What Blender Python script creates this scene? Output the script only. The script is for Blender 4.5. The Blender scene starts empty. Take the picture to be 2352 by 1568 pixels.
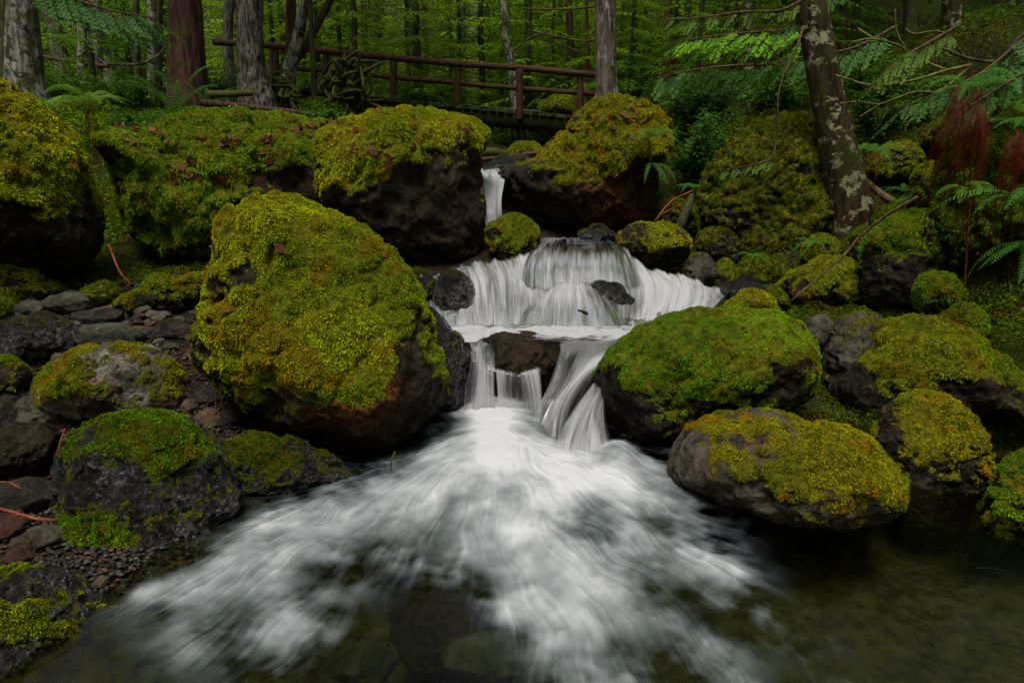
import bpy, bmesh, math, random
import numpy as np

# ------------------------------------------------------------------ camera, world, sun
sc = bpy.context.scene
COL = sc.collection
CAMZ, PITCH, F = 1.4, math.radians(15), 1568.0
cam = bpy.data.cameras.new("camera"); camo = bpy.data.objects.new("camera", cam); COL.objects.link(camo)
cam.lens = 24; cam.sensor_width = 36; cam.clip_end = 500; cam.clip_start = 0.05
camo.location = (0, 0, CAMZ); camo.rotation_euler = (math.pi/2 - PITCH, 0, 0)
sc.camera = camo
SUN_EL, SUN_AZ = math.radians(68), math.radians(200)
w = bpy.data.worlds.new("World"); sc.world = w; w.use_nodes = True
wn = w.node_tree.nodes; wl = w.node_tree.links
bg = wn["Background"]; sky = wn.new("ShaderNodeTexSky"); sky.sky_type = 'NISHITA'; sky.sun_disc = False
sky.sun_elevation = SUN_EL; sky.sun_rotation = SUN_AZ; sky.air_density = 1.0; sky.dust_density = 4.0; sky.ozone_density = 0.6
hs = wn.new("ShaderNodeHueSaturation"); hs.inputs['Saturation'].default_value = 0.15; wl.new(sky.outputs[0], hs.inputs['Color']); wl.new(hs.outputs[0], bg.inputs[0]); bg.inputs[1].default_value = 0.115
sd = bpy.data.lights.new("sun", 'SUN'); so = bpy.data.objects.new("sun", sd); COL.objects.link(so)
sd.energy = 3.4; sd.angle = math.radians(22); sd.color = (1.0, 0.96, 0.88)
# sun_rotation az: direction towards the sun = (sin az, cos az)
sdir = np.array([math.sin(SUN_AZ)*math.cos(SUN_EL), math.cos(SUN_AZ)*math.cos(SUN_EL), math.sin(SUN_EL)])
so.rotation_euler = (math.pi/2 - SUN_EL, 0, math.atan2(sdir[1], sdir[0]) + math.pi/2)
sc.view_settings.view_transform = 'Standard'; sc.view_settings.look = 'None'
sc.view_settings.exposure = 0.27; sc.view_settings.gamma = 1
sc.cycles.max_bounces = 6; sc.cycles.diffuse_bounces = 3; sc.cycles.glossy_bounces = 2
sc.cycles.transmission_bounces = 4; sc.cycles.transparent_max_bounces = 16
sc.cycles.use_denoising = True; sc.cycles.denoiser = 'OPENIMAGEDENOISE'
sc.cycles.use_adaptive_sampling = True; sc.cycles.adaptive_threshold = 0.02
sc.cycles.caustics_reflective = False; sc.cycles.caustics_refractive = False
sc.cycles.sample_clamp_indirect = 4

# ------------------------------------------------------------------ maths helpers
RNG = np.random.default_rng(7); random.seed(7)
CP, SP = math.cos(PITCH), math.sin(PITCH)
CAM = np.array([0, 0, CAMZ]); FW = np.array([0, CP, -SP]); UP = np.array([0, SP, CP])
def ray(px, py): return FW + np.array([1, 0, 0])*(px-1176)/F + UP*(784-py)/F
def P(px, py, Y):
    d = ray(px, py); return CAM + d*(Y/d[1])
def PZ(px, py, z):
    d = ray(px, py); return CAM + d*((z-CAMZ)/d[2])
def proj(V):
    r = V - CAM; d = np.maximum(r@FW, 1e-3)
    return 1176 + F*r[:, 0]/d, 784 - F*(r@UP)/d
def sstep(a, b, x):
    t = np.clip((x-a)/(b-a), 0, 1); return t*t*(3-2*t)
def _h(i, j, k, s):
    x = (i.astype(np.uint32)*np.uint32(73856093)) ^ (j.astype(np.uint32)*np.uint32(19349663)) ^ (k.astype(np.uint32)*np.uint32(83492791)) ^ np.uint32((s*2654435761) & 0xffffffff)
    x ^= x >> np.uint32(15); x *= np.uint32(2246822519); x ^= x >> np.uint32(13); x *= np.uint32(3266489917); x ^= x >> np.uint32(16)
    return x.astype(np.float64)/4294967295.0*2-1
def vn(Q, s=0):
    Q = np.asarray(Q, float); i = np.floor(Q).astype(np.int64); f = Q-i; f = f*f*f*(f*(f*6-15)+10)
    a, b, c = i[:, 0], i[:, 1], i[:, 2]; x, y, z = f[:, 0], f[:, 1], f[:, 2]
    def L(p, q, t): return p+(q-p)*t
    return L(L(L(_h(a, b, c, s), _h(a+1, b, c, s), x), L(_h(a, b+1, c, s), _h(a+1, b+1, c, s), x), y),
             L(L(_h(a, b, c+1, s), _h(a+1, b, c+1, s), x), L(_h(a, b+1, c+1, s), _h(a+1, b+1, c+1, s), x), y), z)
R3 = np.array([[0.36, 0.48, -0.8], [-0.8, 0.6, 0], [0.48, 0.64, 0.6]])
def fbm(Q, s=0, o=4, g=0.5):
    r = 0; a = 1; t = 0; Q = np.asarray(Q, float)
    for k in range(o):
        r = r + a*vn(Q, s+k*17); t += a; a *= g; Q = (Q@R3.T)*2.03+11.3
    return r/t*1.6
def vnormals(V, T):
    n = np.cross(V[T[:, 1]]-V[T[:, 0]], V[T[:, 2]]-V[T[:, 0]]); N = np.zeros_like(V)
    for k in range(T.shape[1]):
        for c in range(3): N[:, c] += np.bincount(T[:, k], n[:, c], len(V))
    return N/np.maximum(np.linalg.norm(N, axis=1, keepdims=True), 1e-12)
def unit(v): return v/np.maximum(np.linalg.norm(v, axis=-1, keepdims=True), 1e-12)

# ------------------------------------------------------------------ object helpers
def mesh(name, V, Fc, mat, parent=None, loc=(0, 0, 0), attrs=None, smooth=True, uv=None):
    """V (n,3) world coordinates; Fc (m,3|4) array or a list of them"""
    V = np.asarray(V, float); me = bpy.data.meshes.new(name)
    if not isinstance(Fc, (list, tuple)): Fc = [Fc]
    idx = np.concatenate([f.ravel() for f in Fc]).astype(np.int32)
    tot = np.concatenate([np.full(len(f), f.shape[1]) for f in Fc]); st = np.concatenate([[0], np.cumsum(tot)[:-1]]).astype(np.int32)
    me.vertices.add(len(V)); me.loops.add(len(idx)); me.polygons.add(len(st))
    me.vertices.foreach_set("co", (V-np.array(loc)).astype(np.float32).ravel())
    me.loops.foreach_set("vertex_index", idx); me.polygons.foreach_set("loop_start", st)
    me.update(calc_edges=True)
    me.polygons.foreach_set("use_smooth", np.full(len(st), smooth))
    for k, a in (attrs or {}).items():
        a = np.asarray(a, np.float32)
        if a.ndim == 1:
            t = me.attributes.new(k, 'FLOAT', 'POINT'); t.data.foreach_set("value", a)
        else:
            t = me.attributes.new(k, 'FLOAT_COLOR', 'POINT'); t.data.foreach_set("color", np.hstack([a, np.ones((len(a), 1))]).astype(np.float32).ravel())
    if uv is not None:
        l = me.uv_layers.new(name="uv"); l.data.foreach_set("uv", np.asarray(uv, np.float32)[idx].ravel())
    me.materials.append(mat)
    o = bpy.data.objects.new(name, me); COL.objects.link(o); o.location = loc
    if parent is not None:
        o.parent = parent; o.location = np.array(loc)-np.array(parent.location)
    return o
def tag(o, label=None, cat=None, group=None, kind=None):
    if label: o["label"] = label
    if cat: o["category"] = cat
    if group: o["group"] = group
    if kind: o["kind"] = kind
    return o
def empty(name, loc, label, cat, group=None):
    o = bpy.data.objects.new(name, None); COL.objects.link(o); o.location = loc; o.empty_display_size = 0.2
    return tag(o, label, cat, group)
class MB:
    def __init__(s): s.V = []; s.T = []; s.Q = []; s.n = 0; s.A = []
    def add(s, V, Fc, a=None):
        V = np.asarray(V); Fc = np.asarray(Fc)
        (s.T if Fc.shape[1] == 3 else s.Q).append(Fc+s.n); s.V.append(V); s.n += len(V)
        s.A.append(np.zeros((len(V), 3)) if a is None else np.broadcast_to(a, (len(V), 3)))
    def build(s, name, mat, parent=None, loc=(0, 0, 0), smooth=True, col=False, kind=None):
        fs = []
        if s.T: fs.append(np.concatenate(s.T))
        if s.Q: fs.append(np.concatenate(s.Q))
        o = mesh(name, np.concatenate(s.V), fs, mat, parent, loc, {'col': np.concatenate(s.A)} if col else None, smooth)
        return o
def crom(Pn, n):
    """Catmull-Rom through the rows of Pn, n samples"""
    Pn = np.asarray(Pn, float); m = len(Pn)
    if m == 2: t = np.linspace(0, 1, n)[:, None]; return Pn[0]*(1-t)+Pn[1]*t
    E = np.vstack([2*Pn[0]-Pn[1], Pn, 2*Pn[-1]-Pn[-2]])
    t = np.linspace(0, m-1, n); i = np.minimum(t.astype(int), m-2); f = (t-i)[:, None]
    a, b, c, d = E[i], E[i+1], E[i+2], E[i+3]
    return 0.5*(2*b+(c-a)*f+(2*a-5*b+4*c-d)*f*f+(3*b-a-3*c+d)*f**3)
def tube(pts, rad, seg=8, n=None, cap=True):
    pts = np.asarray(pts, float); rad = np.asarray(rad, float)
    if n: q = crom(np.hstack([pts, rad[:, None]]), n); pts, rad = q[:, :3], np.maximum(q[:, 3], 1e-4)
    m = len(pts); t = unit(np.gradient(pts, axis=0)); ref = np.array([0.31, 0.17, 0.93]) if abs(t[:, 2]).mean() < .8 else np.array([1, 0.1, 0])
    a = unit(np.cross(t, ref)); b = np.cross(t, a)
    th = np.linspace(0, 2*np.pi, seg, endpoint=False)
    V = pts[:, None]+rad[:, None, None]*(np.cos(th)[None, :, None]*a[:, None]+np.sin(th)[None, :, None]*b[:, None])
    i = np.arange(m-1)[:, None]*seg; j = np.arange(seg)[None]; k = (j+1) % seg
    Q = np.stack([i+j, i+k, i+seg+k, i+seg+j], -1).reshape(-1, 4)
    V = V.reshape(-1, 3)
    if cap:
        V = np.vstack([V, pts[0], pts[-1]]); j = np.arange(seg); k = (j+1) % seg
        Tq = np.vstack([np.stack([k, j, np.full(seg, m*seg)], -1), np.stack([(m-1)*seg+j, (m-1)*seg+k, np.full(seg, m*seg+1)], -1)])
        Tq = np.hstack([Tq, Tq[:, 2:]])[:, :3]
        return V, Q, Tq
    return V, Q, None
def addtube(mb, pts, rad, seg=6, n=None, a=None, cap=True):
    V, Q, Tq = tube(pts, rad, seg, n, cap); k = mb.n
    mb.add(V, Q, a)
    if Tq is not None: mb.T.append(Tq+k)
_ico = {}
def ico(s):
    if s not in _ico:
        b = bmesh.new(); bmesh.ops.create_icosphere(b, subdivisions=s, radius=1)
        _ico[s] = (np.array([v.co[:] for v in b.verts]), np.array([[v.index for v in f.verts] for f in b.faces])); b.free()
    return _ico[s]

# ------------------------------------------------------------------ materials
def newmat(name):
    m = bpy.data.materials.new(name); m.use_nodes = True; nt = m.node_tree; nt.nodes.clear()
    out = nt.nodes.new("ShaderNodeOutputMaterial"); return m, nt, out
class NT:
    def __init__(s, nt): s.nt = nt
    def n(s, t, **k):
        q = s.nt.nodes.new(t)
        for a, b in k.items(): setattr(q, a, b)
        return q
    def l(s, a, b): s.nt.links.new(a, b)
    def val(s, inp, v):
        if hasattr(v, 'is_output'): s.l(v, inp)
        else: inp.default_value = v
    def noise(s, vec, scale, detail=4, rough=0.55, dist=0.0):
        q = s.n("ShaderNodeTexNoise"); s.l(vec, q.inputs['Vector']); q.inputs['Scale'].default_value = scale
        q.inputs['Detail'].default_value = detail; q.inputs['Roughness'].default_value = rough; q.inputs['Distortion'].default_value = dist
        return q.outputs['Fac']
    def ramp(s, x, a, b, lo=0.0, hi=1.0):
        q = s.n("ShaderNodeMapRange"); q.interpolation_type = 'SMOOTHSTEP'; s.l(x, q.inputs[0])
        for i, v in zip((1, 2, 3, 4), (a, b, lo, hi)): s.val(q.inputs[i], v)
        return q.outputs[0]
    def mix(s, f, a, b, mode='MIX'):
        q = s.n("ShaderNodeMix", data_type='RGBA', blend_type=mode); s.val(q.inputs[0], f)
        for i, v in ((6, a), (7, b)):
            if hasattr(v, 'is_output'): s.l(v, q.inputs[i])
            else: q.inputs[i].default_value = (*v, 1)
        return q.outputs[2]
    def math(s, op, a, b=0.0):
        q = s.n("ShaderNodeMath", operation=op); s.val(q.inputs[0], a); s.val(q.inputs[1], b); return q.outputs[0]
    def bump(s, h, st, d=0.01, nrm=None):
        q = s.n("ShaderNodeBump"); s.l(h, q.inputs['Height']); q.inputs['Strength'].default_value = st; q.inputs['Distance'].default_value = d
        if nrm is not None: s.l(nrm, q.inputs['Normal'])
        return q.outputs[0]
    def scaled(s, vec, sx, sy, sz):
        q = s.n("ShaderNodeMapping"); s.l(vec, q.inputs[0]); q.inputs['Scale'].default_value = (sx, sy, sz); return q.outputs[0]
    def pos(s): return s.n("ShaderNodeNewGeometry").outputs['Position']
    def attr(s, nm, col=False):
        q = s.n("ShaderNodeAttribute", attribute_name=nm); return q.outputs['Color' if col else 'Fac']

def rock_mat(name, c0=(.005, .004, .003), c1=(.036, .026, .015), spec=0.07, rlo=.22, rhi=.6, warm=(.055, .024, .008), wet=0):
    m, nt, out = newmat(name); g = NT(nt); p = g.pos()
    b = g.n("ShaderNodeBsdfPrincipled"); g.l(b.outputs[0], out.inputs[0])
    n1 = g.noise(p, 7, 8, .65, .3); n2 = g.noise(p, 45, 6, .7); n3 = g.noise(p, 160, 3, .6)
    c = g.mix(g.ramp(n1, .36, .66), c0, c1)
    c = g.mix(g.ramp(n2, .50, .68, 0, .65), c, (.060, .054, .042))
    c = g.mix(g.ramp(n2, .48, .30, 0, .85), c, (.006, .006, .006))
    c = g.mix(g.ramp(n3, .66, .76, 0, .5), c, (.14, .13, .11))
    n4 = g.noise(p, 4.3, 6, .7, .5)
    c = g.mix(g.math('MULTIPLY', g.ramp(n4, .60, .72), .6), c, warm)
    ms = g.attr('moss'); rs = g.attr('rust')
    c = g.mix(g.math('MULTIPLY', rs, g.ramp(n2, .40, .55)), c, (.26, .085, .012))
    mc = g.mix(g.ramp(g.noise(p, 22, 5, .7), .35, .65), (.030, .034, .004), (.13, .125, .010))
    e = g.math('ADD', ms, g.math('MULTIPLY', g.math('SUBTRACT', n2, .5), 1.1)); e = g.ramp(e, .38, .58)
    c = g.mix(e, c, mc); g.l(c, b.inputs['Base Color'])
    r = g.ramp(g.noise(p, 12, 4, .6), .3, .7, rlo, rhi); rr = g.n("ShaderNodeMix"); g.l(e, rr.inputs[0]); g.l(r, rr.inputs[2]); rr.inputs[3].default_value = .95
    g.l(rr.outputs[0], b.inputs['Roughness']); g.l(g.ramp(e, 0, 1, spec, 0), b.inputs['Specular IOR Level'])
    if wet: g.l(g.ramp(g.math('MULTIPLY', g.ramp(g.noise(g.scaled(p, 1, 1, .5), 7, 5, .65, .8), .46, .56), g.math('SUBTRACT', 1.0, e)), 0, 1, 0, wet), b.inputs['Coat Weight']); b.inputs['Coat Roughness'].default_value = .2
    h = g.math('ADD', g.noise(p, 30, 9, .72, .4), g.math('MULTIPLY', n1, .8))
    if wet: h = g.math('ADD', h, g.math('MULTIPLY', g.noise(g.scaled(p, 1, 1, .5), 11, 6, .6, .6), 1.8))
    bm = g.bump(h, 1.0, .16 if wet else .035); g.l(bm, b.inputs['Normal']); g.l(bm, b.inputs['Coat Normal'])
    return m
ROCK = rock_mat("wet_rock")
ROCKB = rock_mat("brown_rock", (.009, .006, .003), (.040, .027, .015), .07, .3, .65, (.06, .028, .012))
ROCKG = rock_mat("grey_rock", (.012, .012, .009), (.115, .098, .068), .12, .3, .65)
ROCKP = rock_mat("pale_blotched_rock", (.016, .014, .010), (.26, .235, .19), .25, .3, .6, (.10, .045, .015))
ROCKW = rock_mat("black_wet_rock", (.004, .004, .0035), (.020, .016, .011), .6, .18, .45, wet=1)
def leaf_mat(name, trans=.35, rough=.55, spec=.12):
    m, nt, out = newmat(name); g = NT(nt); c = g.attr('col', True)
    b = g.n("ShaderNodeBsdfPrincipled"); g.l(c, b.inputs['Base Color']); b.inputs['Roughness'].default_value = rough; b.inputs['Specular IOR Level'].default_value = spec
    t = g.n("ShaderNodeBsdfTranslucent"); tc = g.mix(.55, c, (.9, 1.0, .25), 'MULTIPLY'); g.l(c, t.inputs[0])
    x = g.n("ShaderNodeMixShader"); x.inputs[0].default_value = trans
    g.l(b.outputs[0], x.inputs[1]); g.l(t.outputs[0], x.inputs[2]); g.l(x.outputs[0], out.inputs[0]); return m
MOSS = leaf_mat("moss", .3, .9, .05); LEAF = leaf_mat("leaves", .5, .5, .15); DEAD = leaf_mat("dead_fern", .15, .5, .06)

# ------------------------------------------------------------------ moss sprigs
PAL = {'yellow': ((.36, .40, .004), (.18, .26, .004), (.30, .16, .004)),
       'olive': ((.20, .25, .004), (.10, .17, .004), (.20, .105, .004)),
       'green': ((.16, .30, .006), (.08, .19, .006), (.17, .12, .004)),
       'orange': ((.30, .27, .004), (.15, .18, .004), (.36, .125, .003)),
       'dark': ((.09, .13, .004), (.045, .08, .004), (.10, .06, .004))}
def sprigs(V, T, N, mask, density, L, Wd, pal, seed, hang=.35, drift=None):
    """small leaf-shaped triangles over the faces T where mask is high"""
    rng = np.random.default_rng(seed); a, b, c = V[T[:, 0]], V[T[:, 1]], V[T[:, 2]]
    ar = np.linalg.norm(np.cross(b-a, c-a), axis=1)/2; mk = mask[T].mean(1)
    fn = unit(np.cross(b-a, c-a)); cen = (a+b+c)/3; fc = np.einsum('ij,ij->i', fn, unit(CAM-cen))
    wgt = ar*sstep(.15, .75, mk)*np.where(fc > -.25, 1, .25)
    n = int(wgt.sum()*density)
    if n < 5: return None
    n = min(n, 150000)
    f = rng.choice(len(T), n, p=wgt/wgt.sum()); r1 = np.sqrt(rng.random(n)); r2 = rng.random(n)
    q = a[f]*(1-r1)[:, None]+b[f]*(r1*(1-r2))[:, None]+c[f]*(r1*r2)[:, None]; nn = fn[f]
    clump = vn(q*38, seed+5)*.5+.5; big = fbm(q*3.1, seed+9, 3)*.5+.5; mid = fbm(q*9, seed+3, 3)*.5+.5
    down = np.array([0, 0, -1.0]); tang = down-nn*(nn@down)[:, None]
    steep = np.clip(1-nn[:, 2], 0, 1)[:, None]
    d = unit(nn*(.50)+tang*hang*(0.4+1.5*steep)+rng.normal(0, .48, (n, 3)))
    l = L*(.55+.75*rng.random(n))*(.6+.8*clump); wd = Wd*(.6+.8*rng.random(n))
    l = l*(.55+.55*np.clip(mk[f]*1.2, 0, 1)); s = unit(np.cross(d, rng.normal(0, 1, (n, 3))))
    base = q-nn*L*.25+nn*(clump*L*.35)[:, None]
    mp = base+d*(l*.5)[:, None]; tip = base+d*l[:, None]+down*(l*.28)[:, None]
    VV = np.stack([base, mp+s*(wd/2)[:, None], tip, mp-s*(wd/2)[:, None]], 1).reshape(-1, 3)
    i = np.arange(n)[:, None]*4; Q = i+np.array([[0, 1, 2, 3]])
    A, B, C = [np.array(x) for x in PAL[pal]]
    k1 = sstep(.36, .68, big)[:, None]; k2 = sstep(.60, .80, mid+.12*rng.normal(size=n)*.5)[:, None]
    colr = B*(1-k1)+A*k1; colr = colr*(1-.75*k2)+C*.75*k2
    colr = colr*(.65+.6*rng.random((n, 1)))*(.8+.4*clump[:, None])
    old = sstep(.80, .25, (mask[T].mean(1))[f])[:, None]; colr = colr*(1-.8*old)+np.array([.075, .058, .005])*.8*old; l = l
    dead = rng.random(n) < .02; colr[dead] = np.array([.2, .08, .02])
    return VV, Q, np.repeat(colr, 4, 0)

# ------------------------------------------------------------------ boulders

def boulder(label, outl, Y, D, pal='olive', bias=.2, patches=(), mat=None, sub=7, rough=.05, moss=1.0, cen=None, sq=.85, seed=None, name='boulder',
            cat='boulder', group=None, sprig=None, rust=(), thick=.02, dens=1.0, lump=1.0, clean=False):
    outl = np.array(outl, float); seed = seed or int(abs(outl[0, 0]*7+outl[0, 1]*3+Y*100)) % 9973
    c0 = np.array(cen if cen else ((outl[:, 0].min()+outl[:, 0].max())/2, (outl[:, 1].min()+outl[:, 1].max())/2))
    C = P(c0[0], c0[1], Y); f = unit(C-CAM); r = unit(np.cross(f, [0, 0, 1])); u = np.cross(r, f); dist = np.linalg.norm(C-CAM)
    pts = []
    for (x, y) in outl:
        d = ray(x, y); q = CAM+d*(dist/(d@f)); q = q-C; pts.append((q@r, q@u))
    pts = np.array(pts); th = np.arctan2(pts[:, 1], pts[:, 0]); R = np.hypot(pts[:, 0], pts[:, 1]); o = np.argsort(th); th, R = th[o], R[o]
    S, T = ico(sub)
    tt = np.linspace(-np.pi, np.pi, 361); k = np.arange(-6, 7); kr = np.exp(-(k/3.2)**2); kr /= kr.sum()
    Rt = np.interp(tt, np.r_[th-2*np.pi, th, th+2*np.pi], np.r_[R, R, R]); Rt = np.convolve(np.r_[Rt[-7:-1], Rt, Rt[1:7]], kr, 'same')[6:-6]
    sx, sy, sz = S[:, 0], S[:, 1], S[:, 2]           # x right, y up, z towards the camera
    rr = np.hypot(sx, sy); rho = np.interp(np.arctan2(sy, sx), tt, Rt)
    k = rr**sq/np.maximum(rr, 1e-9); dz = np.sign(sz)*np.abs(sz)**sq
    V = r*(rho*k*sx)[:, None]+u*(rho*k*sy)[:, None]-f*(D*dz)[:, None]
    size = R.mean()
    N = vnormals(V, T)
    rng = np.random.default_rng(seed)
    for _ in [0] if clean else []: D *= 1.0
    if not clean:                                       # broad facets: soft cuts across the camera-side body
        for _ in range(9):
            n = unit(rng.normal(0, 1, 3)-f*.5); h = V@n; hm = h.max()*rng.uniform(.80, .93); ov = np.maximum(h-hm, 0); V = V-n*(ov*.7)[:, None]
        N = vnormals(V, T)
    V = V+N*(fbm((V+C)*1.5/size+seed, seed, 4, .5)*size*rough*1.9)[:, None]
    V = V+N*((np.abs(fbm((V+C)*3.2/size, seed+4, 4, .55))-.3)*size*rough*-1.5)[:, None]
    V = V+C; N = vnormals(V, T)
    px, py = proj(V); up = N[:, 2]
    m = up*.8+bias+.22+fbm(V*3.2/max(size, .35)*.6, seed+21, 4, .6)*.6+fbm(V*11, seed+23, 3, .6)*.45
    for p in patches:
        x0, y0, rx, ry, wt = p; q = ((px-x0)/rx)**2+((py-y0)/ry)**2; m = m+wt*np.exp(-q*1.1)
    mask = sstep(-.05, .95, m+fbm(V*30, seed+7, 3)*.22)*moss
    ext = sstep(-1.0, .35, m)*sstep(.12, .5, fbm(V*15, seed+61, 4, .6)+.25*fbm(V*5, seed+63, 2)); mask = np.maximum(mask, .62*ext*moss)
    V = V+N*(mask*lump*thick*(fbm(V*5.5, seed+35, 3, .5)*1.3))[:, None]
    V = V+N*(mask*(thick*.7*(1+.9*lump*fbm(V*13, seed+31, 3, .5))+.006*lump*fbm(V*34, seed+33, 2)))[:, None]
    V = V+N*((1-mask)*fbm(V*26, seed+41, 4, .6)*.009*min(1, size*2))[:, None]
    rm = np.zeros(len(V))
    for (x0, y0, rx, ry, wt) in rust: rm = np.maximum(rm, wt*np.exp(-((px-x0)/rx)**2-((py-y0)/ry)**2))
    th_o = np.arctan2(-(outl[:, 1]-c0[1]), outl[:, 0]-c0[0]); R_o = np.hypot(outl[:, 0]-c0[0], outl[:, 1]-c0[1]); oo = np.argsort(th_o); th_o, R_o = th_o[oo], R_o[oo]
    bins = np.linspace(-np.pi, np.pi, 73); bc = (bins[1:]+bins[:-1])/2; Rtt = np.interp(bc, np.r_[th_o-2*np.pi, th_o, th_o+2*np.pi], np.r_[R_o, R_o, R_o])
    for _ in range(2):                                  # keep the outline at its measured size after the relief was added
        px, py = proj(V); tv = np.arctan2(-(py-c0[1]), px-c0[0]); rv = np.hypot(px-c0[0], py-c0[1]); bi = np.clip(np.digitize(tv, bins)-1, 0, 71)
        mx_ = np.zeros(72); np.maximum.at(mx_, bi, rv); s_ = np.clip(Rtt/np.maximum(mx_, 1), .75, 1.25); s_ = .25*np.roll(s_, 1)+.5*s_+.25*np.roll(s_, -1)
        sv = np.interp(tv, np.r_[bc-2*np.pi, bc, bc+2*np.pi], np.r_[s_, s_, s_]); E = V-C; lf = E@f; V = C+f*lf[:, None]+(E-f*lf[:, None])*sv[:, None]
    loc = (float(C[0]), float(C[1]), float(V[:, 2].min()))
    ob = mesh(name, V, T, mat or ROCK, None, loc, {'moss': mask, 'rust': rm}); tag(ob, label, cat, group)
    if moss > 0:
        N = vnormals(V, T); sl = (sprig or .0023*max(dist, 1.6))
        g = sprigs(V, T, N, mask, dens*1.55/(sl*sl*.45), sl, sl*.45, pal, seed)
        if g: mesh('moss', g[0], g[1], MOSS, ob, loc, {"col": g[2]}, False)["kind"] = "stuff"
    return ob

# ------------------------------------------------------------------ the ground
_c = []
for x in (-.5, .2, 1., 1.9, 2.8):
    for y in (-1, .4, 1.3, 2.1, 2.8): _c.append((x, y, -.42))
_c += [(-.3,3.3,-.3),(.4,3.3,-.3),(1.,3.3,-.3),(1.7,3.3,-.15),(0,3.75,-.05),(.25,3.75,-.05)]
for px in (-300, -50, 180, 400):
    for (py, z) in ((1400,-.02),(1300,.03),(1150,.08),(1020,.13),(900,.2),(800,.27),(700,.36),(640,.42)):
        q = PZ(px, py, z); _c.append((q[0], q[1], z-(.06 if px == 400 and py > 1000 else 0)))
_c += [(-.75,1.9,-.3),(-.8,1.3,-.35),(-.9,.6,-.3),(-1.5,1.2,.0),(-1.5,.2,0)]
_c += [(0,4.05,.15),(.5,4.05,.15),(1,4.2,.15),(-.25,4.6,.22),(.4,4.7,.22),(1.1,4.8,.25),(.3,5.2,.45),(1,5.2,.45),(.2,5.9,.6),(.8,5.8,.62),(0,6.5,.68),(-.1,7.2,1.05),(0,8.5,1.1),
       (0,11,1.2),(.3,14,1.35),(0,18,1.7),(-1.2,4.2,.25),(-1.2,5.2,.4),(-2.5,6,.5),(-1,6.3,.6),(-3,7.4,1.3),(-1.3,7.4,1.3),(-1.5,9,1.75),(-4,9,1.9),(-7,9,2.1),(-3,11,2.15),
       (-6,12,2.3),(-1.5,12,1.9),(-10,14,3),(-4,15,2.3),(-3,2,.3),(-4,3,.5),(-6,5,1.),(-5,1,.5),(-10,0,3),(-12,8,3.5),(1.6,3.7,0),(2.2,3.6,.1),(2.3,2.6,-.1),(2.8,2.4,0),(3.2,2.0,.1),(3.6,1,.3),
       (2.6,4.3,.12),(1.8,5,.18),(2.5,5.2,.30),(3.4,4.6,.8),(4.2,4,1.6),(4,3,1.),(4.4,1.5,.8),(5,5,2.4),(1.6,6.2,.45),(2.3,6.5,.55),(1.9,5.6,.3),(2.8,6.2,.6),(3,8,1.8),(1.5,8.5,1.3),(2,10,1.7),(4,11,2.5),(6,9,3),(1.5,12,1.8),
       (3,15,2.7),(7,15,4.5),(10,12,5.5),(6,22,5.5),(0,22,2.2),(-6,22,2.6),(0,32,4),(-12,25,4.5),(12,25,9),(0,45,13),(-20,45,14),(20,45,18),(-25,20,7),(0,62,24),(30,62,30),(-30,62,26),
       (-45,30,16),(45,30,22),(45,0,18),(-45,0,15),(-20,-20,6),(20,-20,7),(0,-20,-.5),(5,-5,1),(-5,-5,1),(12,-3,5),(-12,-5,4),(0,-6,-.4),(60,60,40),(-60,60,36),(0,90,40)]
_c = np.array(_c, float)
def gz(x, y):
    x = np.atleast_1d(np.asarray(x, float)); y = np.atleast_1d(np.asarray(y, float)); out = np.empty(len(x))
    for s in range(0, len(x), 20000):
        a, b = x[s:s+20000, None], y[s:s+20000, None]
        r2 = (a-_c[:, 0])**2+(b-_c[:, 1])**2+.02; w_ = r2**-1.9
        out[s:s+20000] = (w_*_c[:, 2]).sum(1)/w_.sum(1)
    q = np.stack([x, y, x*0], 1); k = np.clip((y-3)/8, .15, 1.3)
    return out+fbm(q*1.1, 3, 4)*.10*k+fbm(q*6, 5, 3)*.018
def ground_mat():
    m, nt, out = newmat("forest_ground"); g = NT(nt); p = g.pos(); b = g.n("ShaderNodeBsdfPrincipled"); g.l(b.outputs[0], out.inputs[0])
    n1 = g.noise(p, 1.3, 6, .65); n2 = g.noise(p, 14, 6, .7); n3 = g.noise(p, 60, 4, .7)
    c = g.mix(g.ramp(n2, .35, .65), (.006, .005, .004), (.026, .018, .010))
    c = g.mix(g.ramp(n3, .56, .66, 0, .8), c, (.07, .032, .013))
    mm = g.math('MULTIPLY', g.ramp(n1, .40, .58), g.attr('mossy'))
    c = g.mix(mm, c, g.mix(n3, (.010, .016, .003), (.035, .045, .005)))
    bed = g.attr('bed'); bc = g.mix(g.ramp(n2, .3, .7), (.014, .013, .005), (.060, .055, .024))
    bc = g.mix(g.ramp(g.noise(p, 26, 4, .6), .6, .7, 0, .6), bc, (.05, .04, .02))
    c = g.mix(bed, c, bc)
    g.l(c, b.inputs['Base Color']); b.inputs['Roughness'].default_value = .8; b.inputs['Specular IOR Level'].default_value = .04
    g.l(g.bump(g.math('ADD', n2, g.math('MULTIPLY', n3, .4)), .9, .03), b.inputs['Normal']); return m
GROUND = ground_mat()
def warp(a, b, n, p0, k): # samples from a to b, dense around p0
    t = np.linspace(-1, 1, n); s = np.sinh(t*k)/np.sinh(k); return np.where(s < 0, p0+s*(p0-a), p0+s*(b-p0))
gx = warp(-75, 75, 420, 0, 4.6); gy = warp(-30, 95, 460, 4, 4.3)
X, Y_ = np.meshgrid(gx, gy); X, Y_ = X.ravel(), Y_.ravel(); Z = gz(X, Y_)
i = np.arange(459)[:, None]*420+np.arange(419)[None]; i = i.ravel(); GQ = np.stack([i, i+1, i+421, i+420], 1)
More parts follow.
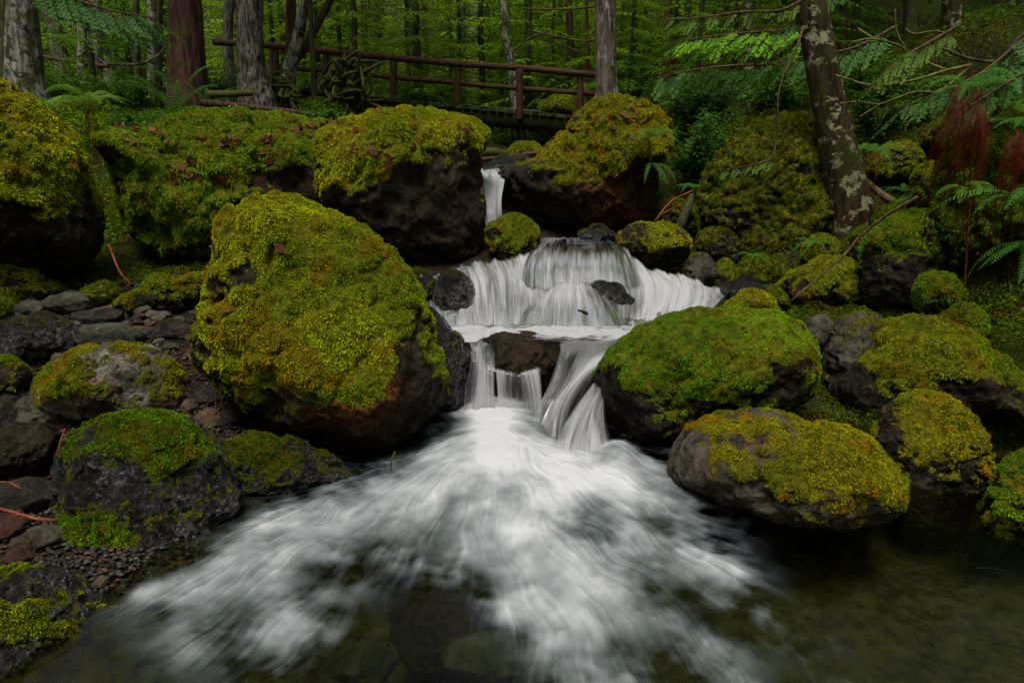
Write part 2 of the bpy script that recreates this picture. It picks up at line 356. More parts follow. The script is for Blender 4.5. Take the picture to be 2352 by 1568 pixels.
bed = sstep(.06, -.12, Z)*(Y_ < 4); up_ = (X > -1.1)*(X < 1.4)*(Y_ > 3.4)*(Y_ < 12)*1.0
bank = (X < -.6)*(Y_ < 5.9)*1.0; mossy = np.clip(1-bank-bed-up_, 0, 1)
GV = np.stack([X, Y_, Z], 1)
tag(mesh("forest_floor", GV, GQ, GROUND, None, (0, 0, 0), {'mossy': mossy, 'bed': bed}), "dark forest floor with moss and needle litter sloping to the stream", "ground", kind='structure')

# stones and gravel of the left bank
def stone_mesh(s, seed, flat=.6):
    V, T = ico(s); V = V.copy(); V = V*(1+.22*fbm(V*1.3+seed*3.1, seed, 3))[:, None]
    rng = np.random.default_rng(seed)
    for _ in range(7):
        n = unit(rng.normal(0, 1, 3)); h = V@n; hm = rng.uniform(.62, .85); V = V-n*(np.maximum(h-hm, 0)*.85)[:, None]
    return V*(1+.03*fbm(V*6, seed, 3))[:, None]*[1, .8, flat], T
def stone_mat(name, a, b_, r0=.25, r1=.55):
    return rock_mat(name, a, b_, .18, r0, r1, (.12, .06, .03))
SM = [stone_mat("stone_grey", (.028, .024, .017), (.15, .128, .09)), stone_mat("stone_green", (.018, .020, .013), (.088, .088, .056)), stone_mat("stone_brown", (.03, .018, .011), (.13, .085, .05)), stone_mat("stone_dark", (.008, .007, .006), (.046, .040, .030), .15, .4), stone_mat("stone_red", (.04, .014, .010), (.08, .032, .024))]
def stone(label, px, py, rx, ry, k, seed, rot=0, grp=None):
    """a stone lying on the ground where the sight line through its middle meets the bank"""
    d = ray(px, py); t = np.linspace(.8, 12, 900); q = CAM+d*t[:, None]; h = gz(q[:, 0], q[:, 1]); j = int(np.argmax(q[:, 2] < h+.01)); C = q[j]; dist = np.linalg.norm(C-CAM)
    sxx = rx/F*dist; szz = ry/F*dist*1.12; V, T = stone_mesh(5 if rx > 24 else 4, seed)
    cr, sr = math.cos(rot), math.sin(rot); V = V/[1, .8, .6]*[sxx, (sxx+szz)/2, szz]*1.12; V = V@np.array([[cr, sr, 0], [-sr, cr, 0], [0, 0, 1]])
    C = C+np.array([0, 0, szz*.25]); V = V+C; loc = (float(C[0]), float(C[1]), float(V[:, 2].min()))
    o = mesh("stone", V, T, SM[k], None, loc, {'moss': np.zeros(len(V)), 'rust': np.zeros(len(V))}); return tag(o, label, "stone", grp)
stone("round green-grey stone behind the pale blotched boulder", 245, 788, 62, 30, 1, 3)
stone("dark angular green stone with a sharp edge on the gravel", 143, 798, 38, 26, 1, 4, .4)
stone("small green stone leaning on the angular one", 163, 775, 24, 17, 1, 5)
stone("dark rounded stone beside the central boulder's left foot", 392, 770, 46, 22, 3, 6)
stone("flat rusty stone touching the pale blotched boulder's top", 330, 776, 44, 16, 2, 7, .3)
stone("grey-green lumpy stone in the middle of the far gravel", 170, 712, 46, 26, 1, 8, .2)
stone("tan stone at the near rim of the far gravel", 62, 714, 26, 13, 0, 9)
stone("long dark stone in the middle of the gravel under the shadowed slab", 235, 740, 45, 20, 3, 10)
stone("small stone with a green cap at the far end of the gravel", 165, 690, 16, 12, 1, 11)
stone("pale egg-shaped stone lying below the mossy slab", 330, 722, 18, 12, 0, 12)
stone("flat grey stone lying right of the pale egg-shaped one", 356, 728, 22, 10, 0, 13)
stone("brown low stone left of the pale egg-shaped one", 262, 722, 24, 13, 2, 14)
stone("small blue-grey stone tucked under the pale boulder's left rim", 140, 828, 22, 10, 0, 15)
stone("brown flat stone at the far left edge of the gravel middle", 38, 828, 36, 12, 2, 16, .2)
stone("pale grey-green cobble below the left end of the blotched boulder", 108, 945, 44, 28, 0, 17)
stone("darker cobble left of the pale grey-green cobble", 40, 955, 42, 34, 3, 18)
stone("slanting dark stone at the left edge above the two cobbles", 8, 915, 30, 20, 3, 19)
stone("grey streaked stone in front of the blotched boulder", 222, 944, 34, 17, 0, 20, -.4)
stone("tiny smooth grey pebble between the cobbles and the large wet boulder", 180, 960, 14, 9, 0, 21)
stone("grey stone in the dark gap right of the blotched boulder", 462, 915, 26, 20, 3, 22)
stone("flat brown-grey stone under the red hanging twig", 482, 968, 28, 18, 2, 23)
stone("upright dark stone right of the flat brown-grey one", 524, 975, 20, 24, 3, 24)
stone("small round stone in the gap above the flat brown-grey one", 436, 940, 18, 14, 2, 25)
stone("dark pebble wedged behind the sunken brown boulder", 508, 1020, 22, 15, 3, 26)
stone("smooth red stone in the bottom left rubble", 46, 1288, 30, 16, 4, 27, -.2)
stone("dark purple stone at the left edge above the rubble", 12, 1215, 34, 24, 4, 28)
stone("grey stone against the foot of the large wet boulder", 105, 1245, 34, 22, 0, 29)
stone("green-brown stone between the two bottom left boulders", 60, 1258, 26, 16, 2, 30)
stone("black mossy stone in the trickle at the left edge", 50, 1150, 56, 30, 3, 31)
stone("small ochre stone in the water at the corner boulder's rim", 232, 1340, 14, 9, 2, 32)
stone("dark stone half lit in the right-hand gravel beyond the ochre boulder", 2310, 1010, 26, 18, 3, 33)
stone("grey pebble by the right edge gravel", 2335, 1045, 22, 12, 0, 34)
stone("small reddish stone in the right-hand gravel", 2300, 1050, 15, 10, 2, 35)
_r = random.Random(5); k = 0                              # smaller cobbles: one shape per kind, copied
srcs = []
for q in range(6):
    V, T = stone_mesh(4, 60+q, .62); me = mesh("stone", V, T, SM[q % 5], None, (0, 0, 0), {'moss': np.zeros(len(V)), 'rust': np.zeros(len(V))})
    srcs.append(me)
used = set()
for n in range(285):
    far = n < 220; px = _r.uniform(-40, 470); py = _r.uniform(655, 830) if far else _r.uniform(760, 1330)
    if not far and 150 < px < 440 and _r.random() < .6: continue
    d = ray(px, py); t = np.linspace(.8, 12, 500); q = CAM+d*t[:, None]; h = gz(q[:, 0], q[:, 1]); j = int(np.argmax(q[:, 2] < h)); C = q[j]
    s = _r.uniform(.018, .062)*(1 if far else .75); q = n % 6; src = srcs[q]
    o = src if q not in used else src.copy()
    if q in used: COL.objects.link(o)
    used.add(q); o.location = (C[0], C[1], C[2]+s*.35); o.scale = (s, s*_r.uniform(.7, 1), s*_r.uniform(.6, .9)); o.rotation_euler = (_r.uniform(-.3, .3), _r.uniform(-.3, .3), _r.uniform(0, 6.28))
    tag(o, "small wet cobble lying loose among others in the gravel of the left bank", "stone", "small cobbles of the gravel bank")
# gravel as one mass
rng = np.random.default_rng(11); V0, T0 = ico(1); mb_v, mb_t, mb_c = [], [], []
for n in range(9000):
    if n < 7400: px, py = rng.uniform(-150, 480), rng.uniform(635, 1340)
    elif n < 8000: px, py = rng.uniform(2240, 2400), rng.uniform(960, 1100)
    else: px, py = rng.uniform(420, 560), rng.uniform(880, 1060)
    z = np.interp(py, [640, 700, 900, 1150, 1300], [.42, .36, .2, .08, .03]) if px < 1000 else .1
    C = PZ(px, py, z); s = rng.uniform(.004, .013); m3 = rng.normal(0, 1, (3, 3)); mb_v.append((V0@np.linalg.qr(m3)[0])*[s, s*.8, s*.55]+[C[0], C[1], 0]); mb_t.append(T0+n*len(V0))
    mb_c.append(np.broadcast_to(np.array([(.10, .098, .088), (.06, .065, .055), (.10, .065, .04), (.03, .03, .03), (.11, .04, .02)])[rng.integers(5)]*rng.uniform(.2, .7), (len(V0), 3)))
V = np.concatenate(mb_v); cx = V.reshape(-1, len(V0), 3)[:, :, :2].mean(1); V[:, 2] += np.repeat(gz(cx[:, 0], cx[:, 1]), len(V0))+.012
m, nt, out = newmat("gravel"); g = NT(nt); b = g.n("ShaderNodeBsdfPrincipled"); g.l(b.outputs[0], out.inputs[0]); g.l(g.attr('col', True), b.inputs[0]); b.inputs['Roughness'].default_value = .75; b.inputs['Specular IOR Level'].default_value = .15
tag(mesh("gravel", V, np.concatenate(mb_t), m, None, (0, 0, 0), {'col': np.concatenate(mb_c)}), "wet gravel scattered between the stones of both banks", "gravel", kind='stuff')
#==SECTION_BOULDERS==
B_MAIN = boulder("huge rounded central boulder thickly covered in bright yellow-green moss, left of the falls",
    [(640,435),(560,450),(505,480),(485,510),(480,560),(470,620),(460,680),(440,740),(428,790),(440,840),(470,870),(530,920),(580,960),(640,1000),(740,1030),(830,1048),(900,1045),(960,1010),(1010,950),(1033,900),(1035,870),(1020,820),(1005,760),(985,700),(965,650),(930,600),(880,545),(820,505),(760,480),(700,450)],
    3.5, .62, 'yellow', .12, [(700,600,260,200,.9),(640,830,200,90,.5),(900,700,90,160,.5),(560,860,130,70,.6),(540,600,45,50,-.9),(850,985,170,60,-1.1),(965,860,70,120,-1.2),(640,985,90,25,-.5),(500,500,30,40,-.5)],
    ROCK, 7, .045, cen=(730,770), thick=.024, rust=[(790,930,90,45,.75),(900,900,30,50,.6)])
boulder("great left-edge boulder draped in golden yellow moss with a black hollow under it",
    [(-260,200),(-150,160),(-60,165),(0,180),(50,205),(110,250),(160,290),(200,340),(215,400),(235,450),(245,500),(240,560),(200,620),(120,640),(0,630),(-150,640),(-300,600),(-350,400)],
    5.3, .8, 'yellow', .2, [(80,330,190,170,.8),(90,560,200,70,-1.6),(100,620,200,50,-1)], ROCK, 7, .05, cen=(-20,400), thick=.03)
B_LONG = boulder("long low mossy boulder with bare brown patches and fallen leaves, behind the central boulder",
    [(190,310),(240,292),(330,285),(430,258),(520,250),(600,252),(700,264),(790,275),(820,400),(790,520),(700,570),(600,610),(480,630),(400,610),(330,570),(280,510),(258,440),(235,370)],
    6.6, .9, 'green', .12, [(420,360,260,130,.9),(330,520,120,90,.8),(600,470,80,60,-.5),(620,380,60,30,.6),(600,410,40,30,-.8),(420,370,40,40,-.5),(690,410,60,50,-1.0),(500,590,160,40,-.5)], ROCKB, 7, .055, cen=(510,430), thick=.03)
B_BLOCK = boulder("blocky mossy-topped boulder with sheer dark face left of the narrow upper fall",
    [(722,310),(760,277),(830,257),(900,245),(970,245),(1040,255),(1090,268),(1120,288),(1130,320),(1116,350),(1108,390),(1112,440),(1122,500),(1120,560),(1100,600),(980,618),(900,606),(800,560),(740,500),(720,400)],
    6.3, .75, 'yellow', .12, [(860,320,200,80,.7),(830,380,130,50,.5),(1040,500,120,120,-1.6),(880,520,160,80,-1.6),(1000,400,90,50,-.5),(1100,400,30,90,-.4)], ROCKB, 7, .04, sq=.6, cen=(920,430), thick=.03)
B_PEAK = boulder("peaked mossy boulder with wet black nose, right of the narrow upper fall",
    [(1340,240),(1400,213),(1450,220),(1500,235),(1530,260),(1548,290),(1545,340),(1525,390),(1505,450),(1480,520),(1430,530),(1300,550),(1240,550),(1205,510),(1150,440),(1138,405),(1150,380),(1220,362),(1265,325),(1300,290),(1325,255)],
    7.1, .8, 'orange', .15, [(1400,320,120,110,.8),(1300,400,50,50,.6),(1170,410,50,50,-1.5),(1400,470,140,60,-1.4),(1250,480,60,60,-1.0),(1440,420,60,40,-.4)], ROCK, 7, .06, cen=(1365,400), thick=.03, rust=[(1420,490,60,30,1),(1380,440,80,50,.4)])
boulder("small boxy boulder with yellowish moss cap, just below the narrow upper fall",
    [(1120,512),(1140,505),(1215,500),(1235,520),(1240,560),(1215,595),(1160,595),(1122,575)], 5.75, .2, 'olive', .3, [(1230,560,25,30,-1)], ROCKB, 6, .06)
boulder("flat dark wet slab lying behind the crest of the middle cascade", [(1325,532),(1350,525),(1400,527),(1418,540),(1400,556),(1335,553)], 6.1, .2, 'dark', -.3, (), ROCKW, 6, .05, moss=.5)
boulder("low grey boulder with bright moss on its right half, right of the cascade crest",
    [(1412,560),(1418,535),(1440,518),(1500,512),(1560,520),(1588,550),(1580,595),(1520,618),(1450,612)], 5.85, .32, 'yellow', -.35, [(1530,555,60,25,1.2),(1450,530,40,20,-.8)], ROCK, 6, .05)
boulder("small rounded speckled stone at the right end of the middle cascade", [(1572,610),(1590,583),(1620,580),(1640,600),(1640,650),(1605,668),(1572,650)], 5.5, .16, 'dark', -.6, (), ROCKG, 5, .05, moss=.6)
boulder("narrow dark moss-streaked stone wedged beside the speckled stone", [(1640,640),(1645,605),(1665,590),(1690,610),(1695,670),(1670,700),(1648,690)], 5.6, .15, 'dark', 0, (), ROCK, 5, .05)
boulder("broad sloping boulder under dull green moss behind the leaning mossy trunk",
    [(1598,440),(1620,385),(1645,350),(1700,300),(1760,268),(1850,255),(1920,300),(1970,400),(1980,500),(1930,570),(1850,620),(1780,645),(1720,652),(1672,610),(1650,560),(1610,510)],
    7.0, .8, 'dark', .15, [(1760,430,150,120,.5),(1650,530,60,60,-.5),(1800,300,90,30,-.6)], ROCK, 7, .06, thick=.03)
boulder("dim mossy mound on the bank to the right of the leaning mossy trunk", [(1930,330),(1970,285),(2050,290),(2110,320),(2160,400),(2120,470),(2000,480),(1930,430)], 8.6, .7, 'dark', .3, (), ROCK, 6, .06)
boulder("upright mossy boulder with shadowed face below the hanging dead fern fronds",
    [(1972,600),(1990,540),(2030,500),(2090,478),(2140,480),(2160,560),(2160,650),(2130,712),(2050,725),(1990,718),(1970,660)], 5.0, .4, 'green', .1, [(2070,510,90,50,.6),(2060,660,80,60,-1.3)], ROCK, 7, .05, thick=.03)
boulder("low mossy hump with a leafless stick leaning across it, below the leaning trunk",
    [(1768,665),(1800,635),(1850,610),(1910,585),(1965,600),(1995,640),(1980,700),(1900,722),(1820,714),(1780,695)], 5.3, .35, 'olive', .3, [(1800,690,40,30,-.8),(1900,700,60,20,-.8)], ROCK, 6, .06)
boulder("mossy rock bank with hanging green moss filling the right edge",
    [(2130,520),(2140,440),(2165,330),(2200,270),(2260,240),(2340,225),(2500,180),(2650,300),(2650,650),(2500,730),(2352,720),(2260,660),(2190,640),(2150,590)], 4.7, .6, 'green', .2, [(2250,420,160,160,.8),(2300,640,150,60,-1.0),(2200,600,60,50,-.6)], ROCK, 7, .10, thick=.04, cen=(2370,470), lump=1.6)
boulder("round mossy ball of a stone beneath the right rock bank", [(2095,670),(2110,635),(2150,622),(2200,640),(2222,680),(2195,720),(2135,728),(2100,705)], 4.55, .2, 'green', .4, (), ROCK, 6, .05)
boulder("rounded green stone behind the long right-hand boulder", [(2148,735),(2180,708),(2240,700),(2272,730),(2265,775),(2210,795),(2160,775)], 4.3, .22, 'green', .3, (), ROCK, 6, .05)
boulder("bare brown angular stone near the right edge above the long boulder", [(2262,790),(2275,745),(2310,730),(2352,765),(2400,830),(2360,860),(2290,850)], 4.2, .25, 'dark', -.2, (), ROCKB, 6, .08, moss=.7)
boulder("big dome boulder with patchy green and rusty moss, right of the lower chute",
    [(1348,880),(1375,825),(1430,770),(1500,732),(1560,714),(1640,706),(1720,708),(1800,712),(1850,742),(1880,790),(1887,850),(1875,905),(1845,935),(1800,955),(1700,970),(1600,1000),(1530,1035),(1455,1035),(1392,985),(1355,930)],
    3.55, .55, 'green', .10, [(1600,850,260,110,.55),(1430,960,90,50,-1.6),(1390,900,40,50,-1.0),(1820,880,60,60,-.4),(1600,740,120,20,-.4)], ROCK, 7, .035, cen=(1615,850), rust=[(1780,770,60,60,.5)], thick=.016)
boulder("little mossy knob poking up behind the big dome boulder", [(1655,720),(1690,680),(1745,666),(1785,695),(1790,730),(1720,740)], 4.05, .18, 'yellow', .5, (), ROCK, 6, .07)
boulder("long sloping right-hand boulder under a smooth coat of olive moss",
    [(1900,905),(1893,860),(1905,815),(1960,765),(2050,728),(2130,722),(2200,745),(2280,800),(2352,850),(2430,900),(2420,980),(2300,980),(2200,985),(2100,1000),(2000,990),(1930,950)],
    3.75, .55, 'olive', .12, [(2150,800,220,70,.6),(2100,940,200,50,-1.4),(1950,850,50,80,-.9)], ROCK, 7, .035, thick=.018)
boulder("bare speckled grey stone against the left end of the long right-hand boulder", [(1890,860),(1900,790),(1925,730),(1970,712),(2020,722),(2045,770),(2000,860),(1930,905)], 3.9, .25, 'dark', -.5, (), ROCKG, 6, .06, moss=.7)
boulder("small flat blue-grey stone in the gap between the two big right boulders", [(1842,760),(1860,728),(1900,724),(1918,750),(1900,790),(1860,795)], 4.25, .15, 'dark', -1, (), ROCKG, 5, .05, moss=0)
boulder("two-humped grey boulder with orange and lime moss at the pool edge",
    [(1528,1065),(1550,1005),(1600,958),(1680,938),(1750,934),(1805,945),(1850,966),(1910,966),(1985,990),(2050,1050),(2092,1115),(2080,1175),(2010,1225),(1900,1238),(1800,1218),(1700,1185),(1600,1145),(1540,1115)],
    2.8, .5, 'orange', -.42, [(1960,1100,140,130,1.2),(1860,1010,90,40,.3),(1640,965,110,18,1.4),(1560,1040,60,80,-.9),(1700,1150,130,40,-.5),(1890,1200,110,40,-.1)], ROCKG, 7, .035, cen=(1805,1090), clean=True, rust=[(1860,1060,60,60,.7),(1760,1010,60,30,.3)], thick=.014)
boulder("tall boulder with ochre moss between the two-humped boulder and the right edge",
    [(1998,1000),(2035,930),(2090,895),(2170,903),(2225,940),(2270,1000),(2288,1060),(2270,1150),(2200,1200),(2120,1215),(2060,1160),(2015,1070)], 3.0, .38, 'orange', .0, [(2150,990,110,80,.6),(2040,960,30,60,-.7),(2150,1160,120,40,-1.2)], ROCK, 7, .045, thick=.018)
boulder("dark mossy boulder cut by the right edge beside the pool",
    [(2228,1225),(2240,1165),(2278,1110),(2300,1060),(2352,1028),(2430,1020),(2500,1100),(2480,1240),(2400,1270),(2270,1260)], 2.6, .3, 'green', -.1, [(2300,1120,60,50,.5)], ROCK, 7, .05)
boulder("pale blotched boulder with rust and moss round its rim on the gravel bank",
    [(68,895),(90,850),(140,815),(230,790),(300,786),(370,800),(412,832),(442,900),(442,940),(380,965),(250,965),(130,955),(75,930)],
    3.35, .4, 'orange', -.38, [(130,850,70,40,.9),(400,880,40,60,.7),(300,850,90,30,-.6),(180,920,120,30,.3),(350,930,90,25,.3)], ROCKP, 7, .04, rust=[(190,900,60,40,.8),(400,860,30,50,.8)], thick=.012)
boulder("large wet dark boulder with a fringe of lime moss on top, left of the foam",
    [(115,1110),(125,1040),(150,1000),(220,957),(300,940),(380,940),(442,960),(492,1000),(532,1070),(557,1130),(545,1185),(500,1235),(430,1290),(350,1330),(250,1325),(170,1275),(125,1195)],
    2.55, .36, 'green', -.62, [(340,1010,130,70,1.25),(400,1080,60,60,.7),(200,1210,90,55,1.2),(280,1260,60,30,.4)], ROCKW, 7, .05, cen=(335,1130), thick=.012)
boulder("low wet brown boulder half sunk between the central and the large dark boulder",
    [(512,1015),(580,985),(640,1000),(720,1030),(800,1070),(845,1105),(785,1150),(700,1172),(600,1172),(548,1150),(518,1085)], 2.95, .3, 'dark', -.35, [(590,1040,60,60,.7)], ROCKW, 7, .06, moss=.9, thick=.012)
boulder("glistening dark boulder with yellow-green moss in the bottom left corner",
    [(-140,1330),(0,1300),(80,1290),(150,1303),(220,1345),(290,1402),(322,1465),(305,1540),(250,1620),(0,1720),(-200,1680)], 1.85, .28, 'yellow', -.55, [(40,1430,110,45,1.2),(120,1440,60,30,.5),(-60,1400,80,60,.8)], ROCKW, 7, .07, thick=.010)
boulder("rusty brown boulder at the left edge above the dark wet stream", [(-70,1030),(-10,990),(60,970),(120,974),(147,1000),(132,1055),(90,1108),(0,1122),(-70,1100)], 2.75, .24, 'dark', -.7, (), ROCKB, 6, .06, moss=.4)
boulder("low green-brown boulder at the left edge under the great golden boulder", [(-90,600),(0,590),(60,610),(120,636),(168,672),(150,705),(60,715),(-90,710)], 5.1, .4, 'olive', .25, (), ROCKB, 6, .06)
boulder("flat mossy-topped stone lying on the gravel in the shadow", [(178,672),(215,654),(265,655),(287,677),(262,700),(200,698)], 4.95, .2, 'dark', .1, (), ROCK, 6, .05)
boulder("low mossy slab stretching to the foot of the central boulder", [(250,700),(320,662),(400,645),(475,622),(500,690),(440,712),(350,715),(270,715)], 4.9, .3, 'olive', .3, [(330,690,60,20,-.9)], ROCK, 6, .05)
boulder("smooth rounded green-grey stone at the left edge of the gravel", [(-60,690),(0,678),(28,700),(36,740),(20,772),(-60,790)], 4.1, .2, 'dark', .1, (), ROCKG, 6, .04)
boulder("long flat black stone on the gravel near the left edge", [(-60,760),(0,737),(60,728),(150,735),(212,762),(205,800),(120,812),(50,825),(-60,830)], 3.95, .25, 'dark', -.5, (), ROCKW, 6, .05, moss=.6)
boulder("speckled rounded stone at the left edge beside the pale blotched boulder", [(-60,830),(0,812),(50,830),(85,870),(75,920),(0,935),(-60,930)], 3.35, .22, 'olive', -.2, (), ROCKB, 6, .05)
boulder("dark rock wall pressed between the central boulder and the chute", [(985,695),(1012,720),(1040,755),(1078,790),(1085,850),(1065,925),(1030,960),(1000,900),(990,800)], 3.85, .25, 'olive', -1.6, [(1040,775,30,25,1.5)], ROCKW, 6, .05)
boulder("small dark boulder behind the shoulder of the central boulder, left of the cascade", [(925,640),(935,618),(970,615),(1000,640),(1005,700),(970,720),(930,680)], 4.7, .2, 'dark', -.2, (), ROCKW, 6, .05)
boulder("dark bare boulder splitting the left curtain of the middle cascade", [(1000,650),(1015,625),(1045,617),(1072,632),(1090,690),(1085,745),(1040,745),(1005,710)], 4.55, .18, 'dark', -.6, (), ROCKW, 6, .05, moss=.5)
boulder("dark slanted stone showing through the right side of the cascade", [(1350,655),(1370,642),(1400,648),(1440,672),(1465,700),(1450,712),(1400,690)], 4.84, .1, mat=ROCKW, moss=0, sub=5, name='boulder')
boulder("dark domed stone veiled by the foot of the middle cascade", [(1275,745),(1285,722),(1320,712),(1355,722),(1370,745),(1320,768)], 4.42, .1, mat=ROCKW, moss=0, sub=5)
boulder("flat wet brown rock under the lip of the lower fall", [(1085,800),(1120,772),(1180,764),(1240,768),(1285,790),(1290,840),(1260,865),(1200,880),(1120,860),(1090,835)], 3.93, .2, mat=ROCKB, moss=0, sub=6)
boulder("black rock face behind the thin strands of the lower fall", [(1050,860),(1080,830),(1180,850),(1260,840),(1290,900),(1270,990),(1160,1010),(1060,980)], 4.0, .16, mat=ROCKW, moss=0, sub=6)
boulder("mossy stone in the dark under the footbridge", [(1155,360),(1170,340),(1210,328),(1240,335),(1250,358),(1210,372)], 10.0, .35, 'olive', .3, (), ROCK, 5, .05)
boulder("low wet boulder lip at the top of the narrow upper fall", [(1110,385),(1130,368),(1180,362),(1230,370),(1240,392),(1180,400)], 8.2, .3, 'dark', -.5, (), ROCKW, 5, .05, moss=.4)
boulder("mossy hump on the bank beyond the right end of the footbridge", [(1235,245),(1260,225),(1310,220),(1350,235),(1350,270),(1260,275)], 14.5, .6, 'yellow', .4, (), ROCK, 5, .05)
boulder("wet dark stone where the cascade meets the low mossy hump", [(1650,668),(1690,642),(1745,648),(1765,672),(1720,690),(1665,686)], 5.0, .14, mat=ROCKW, moss=0, sub=5)
boulder("dark stones' ledge in the shadow right of the cascade", [(1600,540),(1640,520),(1690,540),(1700,600),(1650,620),(1605,590)], 6.2, .3, 'dark', -.2, (), ROCK, 6, .06)
for a in [("mossy lump at the foot of the leaning mossy trunk's right side", [(1985,560),(2000,510),(2040,470),(2090,455),(2120,480),(2090,530),(2040,560)], 6.0, .3, 'green'),
          ("shaded mossy stone between the hump and the broad sloping boulder", [(1690,640),(1720,610),(1780,600),(1820,620),(1810,660),(1750,672)], 5.9, .3, 'dark'),
          ("half-hidden mossy boulder under the hanging dead fern fronds", [(2090,420),(2110,380),(2150,370),(2180,410),(2180,480),(2110,480)], 5.6, .3, 'olive'),
          ("mossy boulder in the dark below the peaked boulder's right side", [(1490,510),(1510,470),(1560,455),(1600,480),(1610,530),(1540,545)], 6.9, .3, 'dark'),
          ("rounded mossy mound beyond the leaning trunk beside the dark fern", [(1990,400),(2010,350),(2060,325),(2110,335),(2130,390),(2060,420)], 7.2, .35, 'olive'),
          ("dark mossy stone near the upper right trunk's foot", [(2110,330),(2130,290),(2180,275),(2230,290),(2230,340),(2160,350)], 7.6, .4, 'dark'),
          ("dark cobble-like boulder between the cascade's right arm and the low hump", [(1700,700),(1715,670),(1760,655),(1800,668),(1815,700),(1760,715)], 5.1, .18, 'dark'),
          ("bare-sided dark boulder in the dip right of the speckled stone", [(1690,640),(1700,600),(1750,585),(1790,600),(1790,645),(1740,660)], 5.7, .25, 'dark'),
          ("mossy wedge of rock left of the leaning trunk's foot", [(1840,600),(1850,555),(1890,535),(1930,560),(1935,610),(1885,620)], 5.9, .22, 'olive'),
          ("shadowed rock between the upright boulder and the leaning trunk", [(1935,590),(1950,540),(1985,515),(2010,545),(2000,600),(1960,615)], 5.6, .22, 'dark'),
          ("low mossy stone tucked behind the round mossy ball", [(2070,640),(2085,610),(2115,605),(2130,640),(2100,665)], 4.9, .15, 'green')]:
    boulder(a[0], a[1], a[2], a[3], a[4], .25, (), ROCK, 6, .07, thick=.03)
#==END_BOULDERS==
# ------------------------------------------------------------------ water
def water_mat(name, streak_u, streak_v, tint=(.95, .96, .95), gl=.06, cut=.5):
    m, nt, out = newmat(name); g = NT(nt)
    uvn = g.n("ShaderNodeUVMap", uv_map="uv"); fo = g.attr('foam')
    s1 = g.noise(g.scaled(uvn.outputs[0], streak_u, streak_v, 1), 1, 5, .65, .15)
    s2 = g.noise(g.scaled(uvn.outputs[0], streak_u*.20, streak_v*.8, 1), 1, 4, .6, .5)
    st = g.math('ADD', g.math('MULTIPLY', g.math('SUBTRACT', s1, .5), 1.15), g.math('MULTIPLY', g.math('SUBTRACT', s2, .5), 1.35))
    k = g.math('MULTIPLY', g.math('MULTIPLY', fo, g.math('SUBTRACT', 1.35, fo)), 2.3)    # streaks matter most at middling foam
    a = g.math('ADD', fo, g.math('MULTIPLY', st, k)); a = g.ramp(a, .02, .98)
    bmp = g.bump(st, .35, .012)
    tr = g.n("ShaderNodeBsdfTransparent"); tr.inputs[0].default_value = (*tint, 1)
    gs = g.n("ShaderNodeBsdfGlossy"); gs.inputs['Roughness'].default_value = gl; gs.inputs[0].default_value = (.9, .9, .9, 1); g.l(bmp, gs.inputs['Normal'])
    fr = g.n("ShaderNodeFresnel"); fr.inputs[0].default_value = 1.33; g.l(bmp, fr.inputs['Normal'])
    wa = g.n("ShaderNodeMixShader"); g.l(g.math('MULTIPLY', fr.outputs[0], g.ramp(fo, .0, .15)) if name != 'shelf_water' else fr.outputs[0], wa.inputs[0]); g.l(tr.outputs[0], wa.inputs[1]); g.l(gs.outputs[0], wa.inputs[2])
    df = g.n("ShaderNodeBsdfDiffuse"); df.inputs[0].default_value = (.42, .415, .435, 1); g.l(bmp, df.inputs['Normal'])
    tl = g.n("ShaderNodeBsdfTranslucent"); tl.inputs[0].default_value = (.40, .41, .42, 1)
    fm = g.n("ShaderNodeMixShader"); fm.inputs[0].default_value = .3; g.l(df.outputs[0], fm.inputs[1]); g.l(tl.outputs[0], fm.inputs[2])
    mx = g.n("ShaderNodeMixShader"); g.l(a, mx.inputs[0]); g.l(wa.outputs[0], mx.inputs[1]); g.l(fm.outputs[0], mx.inputs[2]); g.l(mx.outputs[0], out.inputs[0])
    return m
FALL = water_mat("falling_water", 70, 1.6); VEIL = water_mat("veil_water", 95, 1.3)
POOL_ = water_mat("pool_water", 1, 1)

